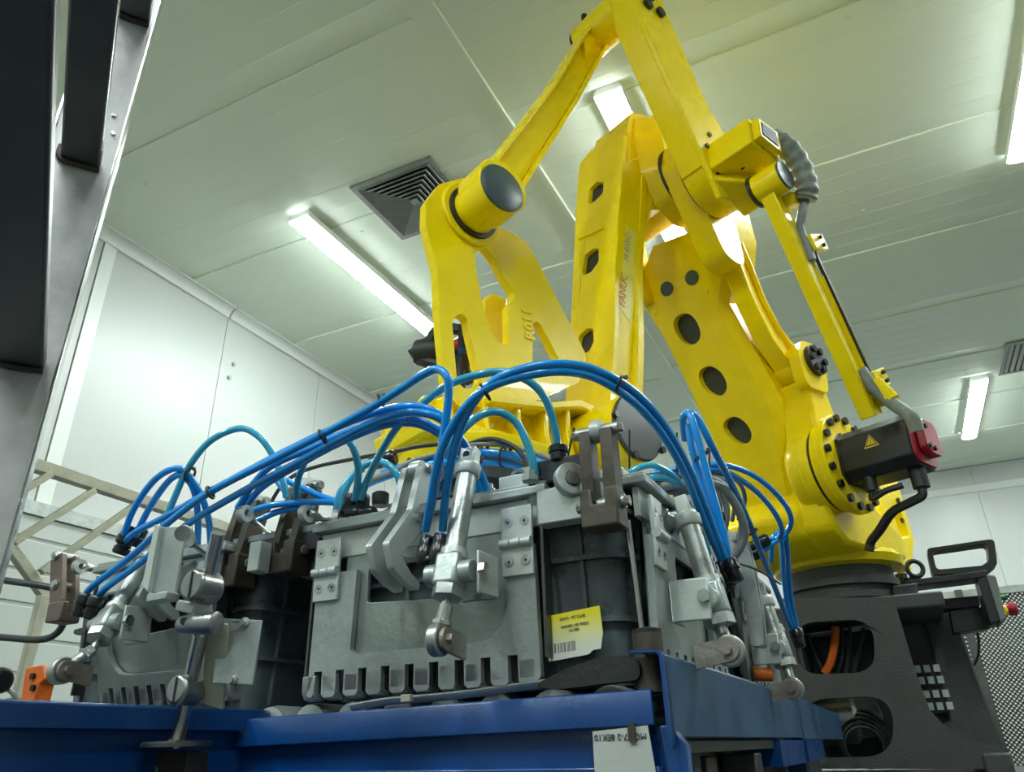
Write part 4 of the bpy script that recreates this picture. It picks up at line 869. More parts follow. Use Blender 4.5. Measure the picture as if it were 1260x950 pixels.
twin_lever('pale grey double lever between the two side comb plates, upper one',[(.00,.535,.024),(.02,.44,.022),(.055,.33,.018),(.05,.28,.016)],2.10,'side',.050,.018,ALU,(0,),pin_r=.013)
twin_lever('pale grey double lever between the two side comb plates, lower one',[(.045,.500,.024),(.055,.42,.022),(.06,.30,.018),(.055,.22,.016)],2.06,'side',.045,.016,ALU,(0,),pin_r=.013)
rod_link((-1.294,1.196,0.501),(-1.427,1.433,0.515),'tie rod right of the second brown lever from the left')
rod_link((-1.141,1.231,0.486),(-1.172,1.381,0.502),'tie rod between the third brown lever and the frame')
rod_link((-2,1.289,0.484),(-2.082,1.481,0.512),'tie rod at the rusty lever at the far left')
rod_link((-1.359,1.101,0.433),(-1.503,1.311,0.441),'tie rod behind the upright grey post at the left')
rod_link((-0.419,1.925,0.423),(-0.382,2.157,0.486),'tie rod on the side of the gripper behind the side air cylinder')

# ---------------------------------------------------------------- post with clamps, left foreground
PT=thing('sensor_post','tall bright steel rod on a round foot with three split clamps, lower left foreground','post',(-1.232,1.055,0.024),GF)
pa,pb_,pc=Vector((-1.232,1.056,0.023)),Vector((-1.143,0.993,0.202)),Vector((-1.065,0.936,0.366))
B(GF).cyl(pa,pb_,.0130,n=18).build('rod', CHROME, PT); 
B(GF).cyl(Vector((-1.16,0.995,0.218)),Vector((-1.078,0.941,0.368)),.0125,n=18).build('rod', CHROME, PT)
B(GF).lathe(pa-Vector((0,0,.004)),(0,0,1),[(0,.062),(.006,.062),(.009,.058),(.010,.018),(.016,.012)],n=32).build('foot_flange', DSTEEL, PT)
B(GF).box(pa+Vector((-.07,.045,-.055)),(.16,.05,.09)).build('foot_bracket', BROWN, PT, bevel=.003)
B(GF).ring(pa+Vector((-.075,.018,-.045)),pa+Vector((-.075,.0205,-.045)),.006,.012,n=16).build('bolt', ZINC, PT)
def split_clamp(px, ax, r, ln):
    p=Vector(px); d=Vector(ax).normalized(); c=B(GF).cyl(p-d*ln/2,p+d*ln/2,r,n=24).build('split_clamp', STEEL, PT, bevel=.006)
    B(GF).bar(p+Vector((0,-r*.99,-r*.8))if abs(d.y)<.5 else p+d*(-ln/2-.0005)+Vector((0,0,-r*.8)),p+Vector((0,-r*.99,r*.8)) if abs(d.y)<.5 else p+d*(-ln/2-.0005)+Vector((0,0,r*.8)),.003,.003,up=(1,0,0)).build('clamp_slot', INK, c)
    return c
split_clamp((-1.188,1.02,0.111),(0,1,0),.026,.05)
B(GF).lathe((-1.161,0.958,0.216),(1,.16,-.04),[(0,.010),(.003,.014),(.02,.016),(.045,.0175),(.065,.020),(.080,.020),(.083,.015)],n=24).build('cross_clamp', STEEL, PT)
B(GF).cyl(Vector((-1.143,0.952,0.22)),Vector((-1.134,0.945,0.218)),.007,n=12).build('hex_socket', INK, PT)
split_clamp((-1.125,0.966,0.28),(0,1,0),.029,.055)
B(GF).box((-1.153,0.976,0.247),(.05,.04,.02),Matrix.Rotation(.2,3,'Y')).build('clamp_body', ALUL, PT, bevel=.003)
e0,e1=Vector((-1.151,1.053,0.085)),Vector((-1.11,0.999,0.221))
B(GF).bar(e0,e1,.006,.05,up=(1,0,0)).build('edge_plate', CREAM, PT)
ppts=[Vector(p) for p in [(-1.134,0.233),(-1.025,0.219),(-1.028,0.111),(-1.125,0.12)]]
pl_=B(GF).prism([(p.x,p.y) for p in ppts],'xz',1.02,1.024).build('target_plate', ALU, PT, bevel=.001, label='flat aluminium plate with two screws')
for p in [(-1.064,0.218),(-1.074,0.122)]: B(GF).lathe((p[0],1.020,p[1]),(0,-1,0),[(0,.010),(.003,.010),(.005,.006),(.009,.006)],n=12).build('screw', ZINC, pl_)
B(GF).bar(Vector((-1.083,1.007,0.22)),Vector((-1.06,1.02,0.218)),.004,.002).build('slot', BROWN, pl_)
bw_=[(-1.311,0.427),(-1.26,0.421),(-1.237,0.401),(-1.241,0.355),(-1.238,0.278),(-1.308,0.296)]
PB=thing('reflector_bracket','folded bright metal bracket standing on the upper clamp of the left post','bracket',(-1.178,0.936,0.262),GF)
B(GF).prism([(p[0],p[1]) for p in bw_],'xz',1.0,1.006).build('bracket_plate', ALU, PB, bevel=.0015)
q0=[(-1.322,0.432),(-1.308,0.427),(-1.305,0.294),(-1.326,0.309)]
B(GF).prism([(p[0],p[1]) for p in q0],'xz',.990,1.006).build('bracket_fold', ALUL, PB, bevel=.0015)
B(GF).cyl((-1.125,0.905,0.367),(-1.094,0.878,0.355),.014,n=16).build('bolt', ZINC, PB)
B(GF).box((-1.176,0.926,0.26),(.05,.03,.014)).build('bracket_foot', ALU, PB, bevel=.002)

# ================================================================ HOSES
def hose(pts, r=.0085, m=None, name='air_hose', parent=None): return B(GF).tube(pts,r,n=10,sub=7).build(name, m or HOSE, parent)
def tie(p, axis, parent, r=.015):
    o=B(GF).torus(p,axis,r*.86,.0032,n=16,m=6).build('cable_tie', CABD, parent); B(GF).box(Vector(p)+Vector((r*.8,-.004,r*.5)),(.008,.006,.006)).build('tie_lock', CABD, o); return o
def bundle(label, p, hoses, ties=(), r=.0085, m=None):
    t=thing('hose_bundle',label,'air hose',p,GF,'blue air hoses of the gripper')
    for h in hoses: hose(h,r,m,parent=t)
    for q,ax,rr in ties: tie(q,ax,t,rr)
    return t
bundle('long blue hose pair from the left air cylinder over to the middle cylinder',(-1.756,1.164,0.366),
 [[(-1.801,1.195,0.36),(-1.76,1.177,0.384),(-1.64,1.179,0.443),(-1.49,1.157,0.506),(-1.346,1.142,0.551),(-1.175,1.134,0.586),(-1.01,1.124,0.617),(-0.899,1.117,0.641),(-0.808,1.102,0.659),(-0.737,1.083,0.669),(-0.699,1.077,0.668),(-0.677,1.078,0.642),(-0.684,1.093,0.608),(-0.705,1.113,0.552),(-0.733,1.137,0.482),(-0.763,1.164,0.43),(-0.79,1.186,0.387)],
  [(-1.765,1.204,0.353),(-1.723,1.187,0.376),(-1.607,1.19,0.431),(-1.449,1.172,0.494),(-1.267,1.161,0.543),(-1.115,1.147,0.571),(-0.976,1.137,0.603),(-0.89,1.134,0.619),(-0.814,1.142,0.627),(-0.764,1.172,0.618),(-0.744,1.219,0.595),(-0.729,1.261,0.555),(-0.723,1.305,0.504),(-0.725,1.322,0.472)]],
 [((-1.354,1.141,0.547),(1,.3,.5),.017),((-1.018,1.124,0.61),(1,.3,.5),.017),((-0.862,1.115,0.655),(1,.3,.5),.014)])
bundle('blue hose pair running beneath the long pair towards the gripper centre',(-1.575,1.133,0.474),
 [[(-1.755,1.237,0.505),(-1.69,1.213,0.518),(-1.556,1.195,0.537),(-1.371,1.17,0.569),(-1.17,1.151,0.605),(-1.006,1.143,0.633),(-0.897,1.141,0.644),(-0.814,1.156,0.647),(-0.766,1.19,0.629),(-0.743,1.237,0.586),(-0.737,1.281,0.536),(-0.734,1.303,0.497),(-0.742,1.324,0.475)],
  [(-1.382,1.253,0.543),(-1.322,1.234,0.587),(-1.24,1.21,0.614),(-1.115,1.193,0.624),(-0.988,1.176,0.635),(-0.908,1.184,0.647),(-0.845,1.216,0.646),(-0.797,1.255,0.619),(-0.767,1.291,0.58),(-0.757,1.33,0.518),(-0.76,1.349,0.481)],
  [(-1.368,1.261,0.543),(-1.312,1.246,0.575),(-1.242,1.242,0.6),(-1.092,1.208,0.617),(-0.973,1.187,0.628),(-0.903,1.202,0.642),(-0.845,1.232,0.64),(-0.8,1.271,0.61),(-0.771,1.312,0.561),(-0.775,1.363,0.488)]],
 [((-0.914,1.177,0.654),(1,.3,.4),.024),((-0.727,1.271,0.54),(.5,.2,-1),.018)])
bundle('blue hose loop tied together over the left cylinder',(-1.811,1.198,0.367),
 [[(-1.758,1.231,0.513),(-1.702,1.203,0.571),(-1.626,1.184,0.628),(-1.559,1.18,0.652),(-1.528,1.196,0.651),(-1.521,1.224,0.628),(-1.518,1.257,0.594),(-1.532,1.301,0.547),(-1.557,1.341,0.496)],
  [(-1.736,1.247,0.505),(-1.675,1.222,0.561),(-1.601,1.202,0.618),(-1.544,1.194,0.64),(-1.53,1.22,0.628),(-1.532,1.248,0.598),(-1.556,1.288,0.548),(-1.589,1.327,0.493)]],
 [((-1.516,1.207,0.641),(1,.3,-.5),.020)])
bundle('single pale blue hose arching highest at the left against the white wall',(-1.627,1.252,0.55),
 [[(-1.604,1.225,0.529),(-1.566,1.213,0.586),(-1.514,1.199,0.658),(-1.452,1.199,0.715),(-1.38,1.22,0.741),(-1.334,1.244,0.718),(-1.305,1.273,0.668),(-1.284,1.291,0.61),(-1.278,1.305,0.567)]],m=HOSEL)
bundle('pale blue hose curling up beside the third brown lever',(-1.216,1.27,0.551),
 [[(-1.249,1.309,0.563),(-1.222,1.279,0.595),(-1.163,1.241,0.629),(-1.099,1.215,0.644),(-1.05,1.212,0.649),(-1.029,1.231,0.632),(-1.031,1.261,0.599),(-1.045,1.285,0.565),(-1.068,1.307,0.526)]],m=HOSEL)
bundle('long pale blue hose from the black tee fitting over to the yellow wrist',(-1.045,1.304,0.531),
 [[(-1.056,1.312,0.528),(-1.025,1.295,0.565),(-0.966,1.256,0.6),(-0.898,1.22,0.636),(-0.821,1.194,0.662),(-0.737,1.174,0.684),(-0.663,1.181,0.694),(-0.611,1.206,0.696),(-0.571,1.238,0.673),(-0.554,1.265,0.64),(-0.551,1.292,0.593),(-0.554,1.311,0.555)]],m=HOSEL)
bundle('short pale blue hose arch left of the aluminium lever',(-1.132,1.337,0.505),
 [[(-1.128,1.329,0.501),(-1.117,1.327,0.56),(-1.093,1.336,0.609),(-1.053,1.345,0.629),(-1.014,1.346,0.618),(-0.986,1.351,0.59),(-0.985,1.368,0.559),(-0.993,1.385,0.521)],[(-1.148,1.338,0.51),(-1.139,1.338,0.565),(-1.118,1.35,0.606),(-1.089,1.356,0.623)]],m=HOSEL)
bundle('pale blue hose arch in front of the dark wrist flange',(-0.624,1.341,0.506),
 [[(-0.767,1.21,0.546),(-0.726,1.208,0.587),(-0.685,1.212,0.616),(-0.648,1.227,0.624),(-0.62,1.252,0.604),(-0.605,1.271,0.561),(-0.599,1.283,0.52),(-0.602,1.298,0.49)]],m=HOSEL)
bundle('large blue hose pair arching from the middle cylinder over to the side cylinder',(-0.755,1.181,0.384),
 [[(-0.76,1.201,0.387),(-0.73,1.162,0.44),(-0.691,1.122,0.502),(-0.644,1.09,0.56),(-0.585,1.071,0.602),(-0.525,1.087,0.627),(-0.463,1.134,0.644),(-0.417,1.204,0.649),(-0.374,1.287,0.628),(-0.347,1.372,0.587),(-0.332,1.475,0.526),(-0.327,1.582,0.45),(-0.321,1.673,0.358)],
  [(-0.79,1.186,0.387),(-0.755,1.151,0.438),(-0.713,1.111,0.503),(-0.658,1.084,0.558),(-0.592,1.071,0.595),(-0.528,1.092,0.615),(-0.466,1.139,0.631),(-0.421,1.21,0.635),(-0.379,1.295,0.609),(-0.352,1.382,0.565),(-0.34,1.482,0.508),(-0.337,1.586,0.435),(-0.328,1.667,0.362)]],
 [((-0.597,1.081,0.596),(1,.3,.6),.019),((-0.391,1.25,0.634),(1,.4,-.5),.019)])
bundle('blue hoses looping steeply at the right, from the side cylinder up past the yellow arm',(-0.327,1.747,0.377),
 [[(-0.314,1.676,0.358),(-0.314,1.65,0.429),(-0.32,1.624,0.516),(-0.325,1.601,0.598),(-0.331,1.587,0.664),(-0.34,1.592,0.692),(-0.357,1.609,0.69),(-0.373,1.668,0.66)],
  [(-0.345,1.608,0.704),(-0.327,1.626,0.688),(-0.311,1.667,0.627),(-0.3,1.781,0.566),(-0.306,1.991,0.517),(-0.316,2.203,0.463),(-0.323,2.423,0.395),(-0.326,2.601,0.318)],
  [(-0.326,1.672,0.355),(-0.333,1.653,0.451),(-0.344,1.646,0.546),(-0.35,1.624,0.624),(-0.35,1.621,0.676)]],
 [((-0.33,1.625,0.596),(.5,.3,-1),.022),((-0.305,2.002,0.498),(.5,.3,-1),.014)])
bundle('blue hose pair bowing to the right below the yellow turret',(-0.242,2.085,0.519),
 [[(-0.496,1.774,0.628),(-0.399,1.815,0.641),(-0.324,1.851,0.643),(-0.271,1.944,0.635),(-0.231,2.044,0.602),(-0.216,2.135,0.563),(-0.24,2.201,0.536),(-0.284,2.194,0.508),(-0.314,2.19,0.488)],
  [(-0.498,1.778,0.617),(-0.402,1.82,0.63),(-0.336,1.851,0.632),(-0.287,1.949,0.612),(-0.257,2.044,0.579),(-0.246,2.133,0.542),(-0.263,2.196,0.524),(-0.302,2.18,0.517)]],r=.0078)
bundle('blue hose pair hanging straight down to the far side cylinder',(-0.31,2.538,0.312),
 [[(-0.321,2.37,0.496),(-0.3,2.32,0.537),(-0.278,2.293,0.56),(-0.274,2.328,0.545),(-0.297,2.428,0.479),(-0.315,2.526,0.397),(-0.317,2.603,0.323)],
  [(-0.269,2.308,0.54),(-0.258,2.303,0.56),(-0.266,2.365,0.532),(-0.289,2.467,0.46),(-0.305,2.549,0.387),(-0.309,2.605,0.327)]],r=.008)
bundle('ring of blue hoses and grey cables tied round the wrist flange',(-0.824,1.688,0.713),
 [[(-1.166,1.535,0.679),(-1.075,1.518,0.68),(-0.969,1.509,0.679),(-0.85,1.511,0.67),(-0.75,1.537,0.646),(-0.66,1.576,0.611),(-0.579,1.632,0.584),(-0.496,1.686,0.56),(-0.4,1.787,0.577)],
  [(-1.234,1.52,0.645),(-1.14,1.502,0.651),(-1.041,1.506,0.665),(-0.92,1.509,0.656),(-0.798,1.542,0.639),(-0.69,1.592,0.601),(-0.6,1.63,0.567),(-0.48,1.698,0.553)]],
 [((-0.794,1.526,0.65),(1,.2,-.2),.03),((-0.852,1.515,0.662),(1,.2,-.1),.03),((-0.479,1.697,0.556),(1,.2,0),.03),((-0.53,1.667,0.565),(1,.2,0),.03),((-1.066,1.523,0.679),(1,.2,.2),.022)],r=.010)
bundle('pale blue loops behind the big brown lever',(-0.46,1.639,0.565),
 [[(-0.533,1.604,0.563),(-0.496,1.601,0.58),(-0.45,1.617,0.593),(-0.418,1.664,0.581),(-0.404,1.706,0.562)],[(-0.529,1.613,0.549),(-0.483,1.617,0.562),(-0.433,1.651,0.568),(-0.409,1.703,0.562)],[(-0.443,1.555,0.393),(-0.412,1.555,0.421),(-0.395,1.578,0.442),(-0.434,1.646,0.371)],[(-0.394,1.786,0.472),(-0.388,1.807,0.439),(-0.387,1.829,0.4)]],m=HOSEL,r=.0075)
bundle('short blue hoses entering the black tee beside the third brown lever',(-1.233,1.251,0.569),
 [[(-1.409,1.301,0.545),(-1.328,1.3,0.553),(-1.241,1.319,0.552),(-1.158,1.34,0.544),(-1.121,1.341,0.53)],[(-1.361,1.301,0.521),(-1.304,1.318,0.541),(-1.217,1.335,0.544)],[(-1.299,1.315,0.619),(-1.251,1.329,0.594),(-1.186,1.341,0.561),(-1.132,1.353,0.543)],[(-1.076,1.345,0.518),(-1.05,1.365,0.505),(-1.011,1.387,0.501)],[(-1.343,1.331,0.665),(-1.353,1.341,0.637),(-1.327,1.347,0.604)]],r=.0080)
# grey and black cables
cb=thing('cable_harness','grey and black cables draped round the gripper top and falling at the right','cable',(-0.372,1.748,0.56),GF)
for pts,r,m in (([(-0.906,1.485,0.689),(-0.823,1.505,0.684),(-0.746,1.53,0.664),(-0.657,1.57,0.625),(-0.592,1.615,0.602)],.006,CABG),([(-0.908,1.489,0.682),(-0.821,1.5,0.695),(-0.754,1.501,0.664),(-0.714,1.485,0.615),(-0.655,1.378,0.523)],.006,CABD),
  ([(-0.925,1.498,0.671),(-0.794,1.534,0.657),(-0.663,1.581,0.601),(-0.582,1.638,0.57),(-0.482,1.701,0.546),(-0.396,1.761,0.56)],.008,CABG),([(-0.581,1.644,0.605),(-0.495,1.694,0.592),(-0.394,1.77,0.592)],.013,CABD),
  ([(-0.576,1.647,0.559),(-0.477,1.694,0.563),(-0.387,1.734,0.572),(-0.327,1.769,0.563),(-0.302,1.805,0.519),(-0.297,1.836,0.469),(-0.315,1.848,0.43),(-0.348,1.849,0.399)],.011,CABG),
  ([(-0.395,1.778,0.598),(-0.342,1.807,0.593),(-0.311,1.843,0.556),(-0.306,1.876,0.501),(-0.325,1.892,0.455)],.008,CABG),([(-0.355,1.844,0.628),(-0.312,1.93,0.624),(-0.31,2.009,0.596),(-0.339,2.024,0.541)],.006,CABG),([(-0.367,1.842,0.621),(-0.324,1.872,0.605),(-0.32,1.943,0.593),(-0.354,2.016,0.542)],.006,CABG),
  ([(-1.712,1.66,0.636),(-1.659,1.64,0.721),(-1.601,1.64,0.774),(-1.515,1.646,0.795),(-1.36,1.629,0.786),(-1.191,1.6,0.766),(-1.052,1.557,0.743),(-0.948,1.555,0.729)],.006,CABD),([(-0.355,1.864,0.591),(-0.359,1.888,0.544),(-0.382,1.902,0.497)],.008,CABG),([(-0.341,1.873,0.586),(-0.342,1.9,0.537),(-0.362,1.918,0.487)],.008,CABG),([(-0.371,1.858,0.587),(-0.378,1.878,0.544),(-0.4,1.891,0.501)],.007,CABG),
  ([(-0.346,1.85,0.399),(-0.309,1.992,0.401),(-0.289,2.249,0.404)],.003,CABD),([(-1.086,1.373,0.594),(-1.06,1.428,0.631),(-1.027,1.484,0.673),(-0.948,1.514,0.69)],.007,CABG)):
    hose(pts,r,m,'cable',cb)
for a,b_ in (((-0.54,1.315,0.515),(-0.509,1.294,0.583)),((-0.518,1.661,0.586),(-0.492,1.616,0.692)),((-0.419,1.72,0.569),(-0.391,1.671,0.683)),((-0.342,1.744,0.595),(-0.328,1.72,0.652))): B(GF).cyl(a,b_,.0022,n=6).build('tie_tail', CABD, cb)
# tee fittings and plugs at hose ends
def fitting(name,label,parts,p):
    t=thing(name,label,'hose fitting',p,GF,'black push-in hose fittings')
    for q,ax,r,l in parts: B(GF).lathe(q,ax,[(0,r*.8),(l*.1,r),(l*.45,r),(l*.5,r*.85),(l*.9,r*.85),(l,r*.7)],n=14).build('fitting_body', BLKG, t)
fitting('tee_fitting','black double tee fitting under two pale hoses, beside the knurled knob',[((-1.092,1.323,0.498),(0,0,1),.020,.05),((-1.062,1.328,0.494),(0,0,1),.020,.05),((-1.088,1.313,0.498),(1,.1,-.1),.020,.07)],(-1.079,1.332,0.494))
fitting('hose_fitting','dark straight fitting on the pale hose end left of the big brown lever',[((-0.553,1.31,0.558),(0,0,-1),.021,.035),((-0.558,1.317,0.519),(0,.05,-1),.016,.05)],(-0.563,1.327,0.518))
fitting('hose_fitting','small black fitting at the end of the pale hose arch before the wrist flange',[((-0.602,1.297,0.493),(0,0,-1),.016,.03)],(-0.606,1.304,0.475))
fitting('hose_fitting','pair of black fittings on top of the left tilted cylinder',[((-1.761,1.236,0.502),(.3,.1,.9),.022,.05),((-1.738,1.25,0.497),(.3,.1,.9),.022,.05),((-1.774,1.242,0.479),(.3,.1,.9),.022,.04)],(-1.759,1.253,0.473))
fitting('hose_fitting','pair of black fittings at the low left end of the long hose pair',[((-1.755,1.165,0.366),(-.22,0,-1),.021,.055),((-1.722,1.173,0.358),(-.22,0,-1),.021,.055),((-1.777,1.171,0.334),(.8,0,-.3),.016,.05)],(-1.789,1.199,0.316))
fitting('hose_fitting','cluster of black fittings where the hoses meet the near side cylinder',[((-0.312,1.662,0.362),(.25,0,-1),.018,.05),((-0.333,1.676,0.364),(.25,0,-1),.017,.05),((-0.31,1.691,0.335),(-.6,.3,-.5),.015,.045)],(-0.327,1.69,0.321))
fitting('hose_fitting','tapered black sleeve starting a blue hose behind the aluminium lever',[((-1.069,1.458,0.682),(-1,-.2,-.15),.022,.07)],(-1.082,1.455,0.675))
fitting('hose_fitting','black elbow fitting at the top cap of the side air cylinder',[((-0.367,1.658,0.457),(1,.3,.1),.014,.06)],(-0.347,1.668,0.456))
fitting('hose_fitting','black fitting at the lower end of the straight hanging hose pair',[((-0.316,2.601,0.327),(.1,0,-1),.022,.06)],(-0.325,2.622,0.281))
fitting('hose_fitting','blue grey fittings by the oval hole of the yellow turret',[((-0.291,2.184,0.521),(-1,-.2,-.4),.018,.06),((-0.317,2.187,0.492),(-1,-.2,-.5),.018,.06)],(-0.319,2.19,0.484))

# ================================================================ STAINLESS RACK (left foreground)
fd=(V((-1.079,0.723,-0.002)[0],(-1.079,0.723,-0.002)[1],0)).normalized()      # beams run along this direction
sd=Vector((0,0,1)).cross(fd); 
SFr=Matrix(((sd.x,fd.x,0,0),(sd.y,fd.y,0,0),(0,0,1,0),(0,0,0,1)))
RKT=thing('steel_rack','dark stainless steel rack with a wide upright and square beams, left foreground','rack',(-1,0.632,0.234))
def loc2(p): return SFr.inverted() @ Vector(p)
e1_,e2_=loc2((-0.841,0.48,0.652)),loc2((-0.934,0.435,0.654))
yy=(e1_.y+e2_.y)/2; e1_*=yy/e1_.y; e2_*=yy/e2_.y; xa_,xb_=min(e1_.x,e2_.x),max(e1_.x,e2_.x)
B(SFr).bx(xa_,xb_,yy,yy+.006,-EYE,1.3).build('upright_web', SSTEEL, RKT, bevel=.001)
for x in (xa_,xb_): B(SFr).bx(x-.002,x+.002,yy-.004,yy+.05,-EYE,1.3).build('upright_flange', CHROME, RKT, bevel=.001)
for px in ((-0.847,0.439,0.723),(-0.977,0.509,0.48),(-0.742,0.394,0.898)):
    c=loc2(px); c=c*(yy/c.y); hw=.0245; 
    bb=B(SFr).prism([(c.x-hw,c.z),(c.x+hw,c.z),(c.x+hw,c.z+.020),(c.x-hw,c.z+.020)],'xz',yy-1.3,yy-.001).build('beam', DSTEEL, RKT, bevel=.004)
    B(SFr).tube([(c.x-hw,yy-.004,c.z-.001),(c.x,yy-.004,c.z-.003),(c.x+hw,yy-.004,c.z),(c.x+hw+.003,yy-.004,c.z+.02),(c.x+hw+.002,yy-.004,c.z+.02)],.004,n=6,sub=4).build('weld_bead', BROWN, bb)
for px in ((-0.791,0.433,0.782),(-0.797,0.442,0.76)): 
    c=loc2(px); c=c*(yy/c.y); B(SFr).cyl((c.x,yy+.001,c.z),(c.x,yy-.003,c.z),.003,n=8).build('rivet', CHROME, RKT)
for z in (-.45,1.25): B(SFr).bx(xb_,xb_+.6,yy,yy+.04,z,z+.05).build('cross_rail', DSTEEL, RKT)
B(SFr).bx(xb_+.58,xb_+.64,yy,yy+.05,-EYE,1.3).build('upright_web', SSTEEL, RKT)

# ================================================================ RAILING and small things at the left
RL=thing('guard_railing','cream painted steel guard railing with diagonal braces, behind the left gripper end','railing',(-3.6,2.3,-EYE))
def rbar(p,q,w,name='brace',dx=0): B().bar((-3.6+dx,p[0],p[1]),(-3.6+dx,q[0],q[1]),w,w,up=(1,0,0)).build(name, CREAM, RL, bevel=.004)
tr=[(1.83,1.318),(3.49,1.292)]
rbar(tr[0],tr[1],.06,'top_rail')
for a in ([(2.062,0.924),(2.397,1.273)], [(2.226,0.818),(2.65,1.26)], [(2.028,1.16),(2.15,1.288)], [(2.528,0.717),(3.018,1.194)]): rbar(a[0],a[1],.034,'brace',.02)
dg=[(2.062,0.924),(2.387,0.647)]; rbar(dg[0],dg[1],.045,'brace',-.02)
B().bar((-3.6,(2.28,0.708)[0],-EYE),(-3.6,(2.28,0.708)[0],(2.286,0.717)[1]),.045,.045,up=(1,0,0)).build('post', CREAM, RL, bevel=.004)
B().bar((-3.6,tr[0][0]+.02,-EYE),(-3.6,tr[0][0]+.02,tr[0][1]),.045,.045,up=(1,0,0)).build('post', CREAM, RL, bevel=.004)
B().bar((-3.6,tr[1][0]-.03,-EYE),(-3.6,tr[1][0]-.03,tr[1][1]),.045,.045,up=(1,0,0)).build('post', CREAM, RL, bevel=.004)
HB=thing('bent_tube_handle','dark bent tube handle beside the rusty lever at the left picture edge','handle',(-2.459,1.57,0.348),GF)
B(GF).tube([(-2.824,1.377,0.593),(-2.632,1.437,0.546),(-2.488,1.462,0.518),(-2.405,1.489,0.498),(-2.36,1.506,0.463),(-2.377,1.524,0.416),(-2.411,1.532,0.37),(-2.488,1.527,0.354),(-2.674,1.51,0.374),(-2.874,1.463,0.391)],.011,n=10,sub=8).build('tube', mat('dark_tube',(.035,.04,.045),.4,noise=.3), HB)
B(GF).cyl((-2.812,1.384,0.593),(-3.024,1.751,-0.27),.014,n=10).build('support', MATS['dark_tube'], HB)
OS=thing('orange_sensor','orange sensor housing with two bolts low at the left behind the comb plate','sensor',(-2.454,1.548,0.165),GF)
B(GF).prism([(-2.877,0.308),(-2.776,0.313),(-2.748,0.265),(-2.777,0.248),(-2.778,0.184),(-2.856,0.182)],'xz',1.74,1.80).build('housing', ORANGE, OS, bevel=.004)
for p in [(-2.812,0.276),(-2.795,0.237)]: B(GF).cyl((p[0],1.742,p[1]),(p[0],1.728,p[1]),.011,n=8).build('bolt', BLKG, OS)
B(GF).prism([(-2.981,0.212),(-2.789,0.202),(-2.742,0.082),(-2.927,0.088)],'xz',1.76,1.80).build('bracket', DSTEEL, OS)
BK=thing('black_knob','black knob with a thin lever at the far lower left edge','knob',(-2.199,1.296,0.175),GF)
B(GF).lathe((-2.237,1.264,0.2),(1,.1,0),[(0,.03),(.01,.034),(.05,.034),(.06,.026),(.062,.018)],n=18).build('grip', BLK, BK)
B(GF).tube([(-2.205,1.289,0.183),(-2.189,1.304,0.171),(-2.182,1.318,0.151),(-2.187,1.335,0.115),(-2.202,1.371,0.036)],.006,n=8,sub=4).build('lever', GALV, BK)

# ================================================================ PENDANT HOLDER, FENCE (right)
PH=thing('pendant_holder','black steel bracket with a large rectangular handle loop beside the robot pedestal','bracket',(0.11,4.761,0.635))
lo_=rounded([(0.267,0.858),(0.566,0.868),(0.546,0.747),(0.496,0.713),(0.261,0.728)],.02,3); li_=rounded([(0.289,0.843),(0.533,0.852),(0.517,0.766),(0.48,0.747),(0.285,0.75)],.02,3)
B().prism(lo_,'xz',4.24,4.36,holes=[li_]).build('handle_loop', BLK, PH, bevel=.004)
B().prism([(0.131,0.71),(0.495,0.721),(0.49,0.69),(0.176,0.681)],'xz',4.22,4.40).build('arm_plate', BLK, PH, bevel=.004)
B().prism([(0.071,0.688),(0.186,0.692),(0.168,0.587),(0.148,0.562),(0.054,0.567)],'xz',4.20,4.42).build('mount_block', CAST, PH, bevel=.01)
B().lathe((0.135,4.757,0.778),(0,0,1),[(0,.05),(.03,.05),(.035,.035),(.06,.035)],n=6).build('bolt', BLKG, PH)
B().torus((0.213,4.695,0.848),(.35,-1,0),.042,.013).build('lifting_eye', BLK, PH)
B().cyl((0.205,4.71,0.811),(0.195,4.728,0.771),.03,n=14).build('eye_shank', BLK, PH)
B().prism([(0.27,0.641),(0.455,0.643),(0.445,0.592),(0.284,0.591)],'xz',4.46,4.60).build('tray', BLK, PH, bevel=.004)
B().prism([(0.304,0.581),(0.459,0.591),(0.451,0.481),(0.299,0.474)],'xz',4.47,4.58).build('tray', BLKG, PH, bevel=.004)
B().tube([(0.156,4.999,0.79),(0.147,5.025,0.734),(0.167,5.109,0.712),(0.205,5.191,0.711)],.006,n=6,sub=4).build('wire', CABD, PH)
PD=thing('control_box','grey and black hand control box with a red emergency stop, hung at the far right','control box',(0.528,5.009,0.542))
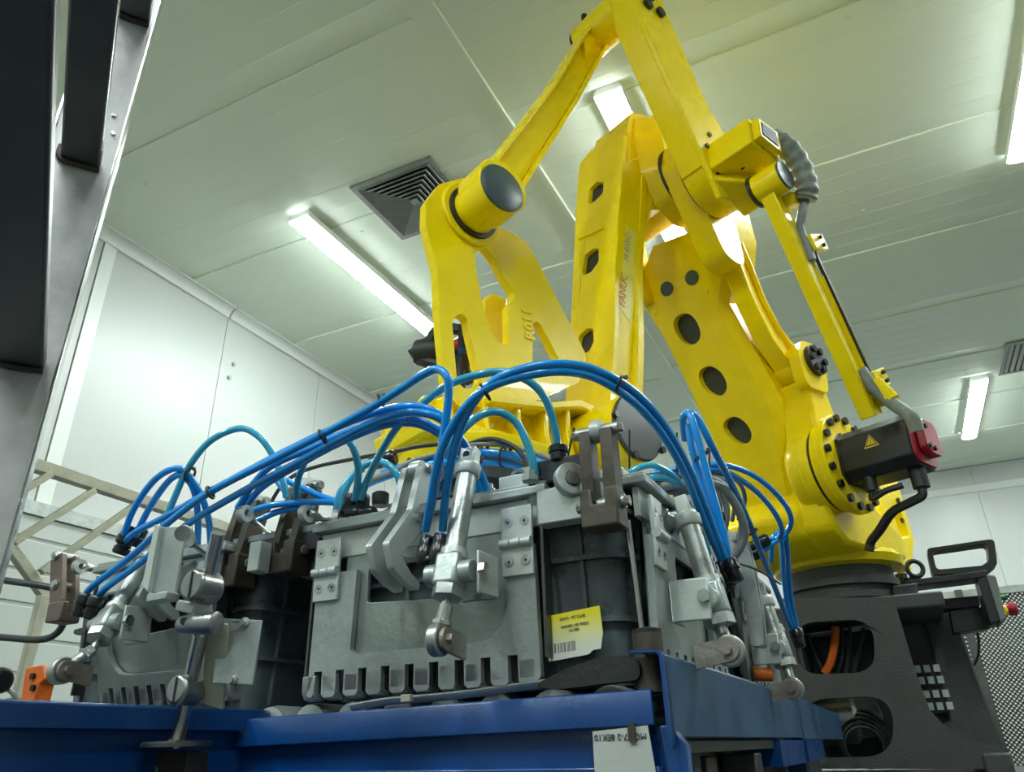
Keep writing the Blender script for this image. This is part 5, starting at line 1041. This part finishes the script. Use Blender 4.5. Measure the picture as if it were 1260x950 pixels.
B().prism([(0.443,0.688),(0.487,0.699),(0.486,0.482),(0.443,0.471)],'xz',4.22,4.40).build('back_shell', BLK, PD, bevel=.008)
B().prism([(0.484,0.699),(0.52,0.691),(0.511,0.488),(0.484,0.475)],'xz',4.20,4.42).build('front_shell', mat('grey_shell',(.20,.21,.20),.5), PD, bevel=.008)
B().cyl((0.595,5.019,0.629),(0.624,5.054,0.635),.03,n=16).build('stop_collar', MATS['sign_yellow'], PD)
B().lathe((0.618,5.039,0.634),(1,.1,.08),[(0,.022),(.02,.034),(.05,.036),(.056,.028)],n=18).build('emergency_stop', RED, PD, label='red mushroom button')
B().lathe((0.608,5.001,0.696),(1,.1,.08),[(0,.014),(.03,.016)],n=12).build('green_button', mat('green_plastic',(.02,.16,.08),.4), PD)
B().tube([(0.457,5.086,0.564),(0.456,5.124,0.494),(0.432,5.157,0.413),(0.385,5.226,0.356),(0.324,5.331,0.337),(0.266,5.424,0.342)],.008,n=8,sub=6).build('cable', CABD, PD)
FN=thing('mesh_fence','grey perforated metal safety fence with a dark post behind the robot','fence',(1.5,6.5,-EYE))
B().bx(.1,4.2,6.48,6.52,.93,.985).build('top_rail', GALV, FN, bevel=.004)
for x0,x1 in ((.10,.51),(.56,2.35),(2.40,4.2)):
    b=B(); st=.030
    z0,z1=-.55,.93; n=int((x1-x0+z1-z0)/st)
    for k in range(n):
        s=k*st
        for sg in (1,-1):
            a0=max(0,s-(z1-z0)); a1=min(s,x1-x0)
            if a1-a0<.02: continue
            pA=(a0,s-a0) ; pB=(a1,s-a1)
            if sg>0: qa=(x0+pA[0],6.5,z1-pA[1]); qb=(x0+pB[0],6.5,z1-pB[1])
            else: qa=(x1-pA[0],6.5,z1-pA[1]); qb=(x1-pB[0],6.5,z1-pB[1])
            b.bar(qa,qb,.010,.004,up=(0,1,0))
    b.build('wire_mesh', mat('dull_galvanised',(.13,.145,.13),.5,.4,noise=.3), FN, kind='stuff', smooth=False)
for x in (.535,2.375,4.18): B().bx(x-.025,x+.025,6.46,6.54,-EYE,.985).build('post', CAST, FN, bevel=.004)
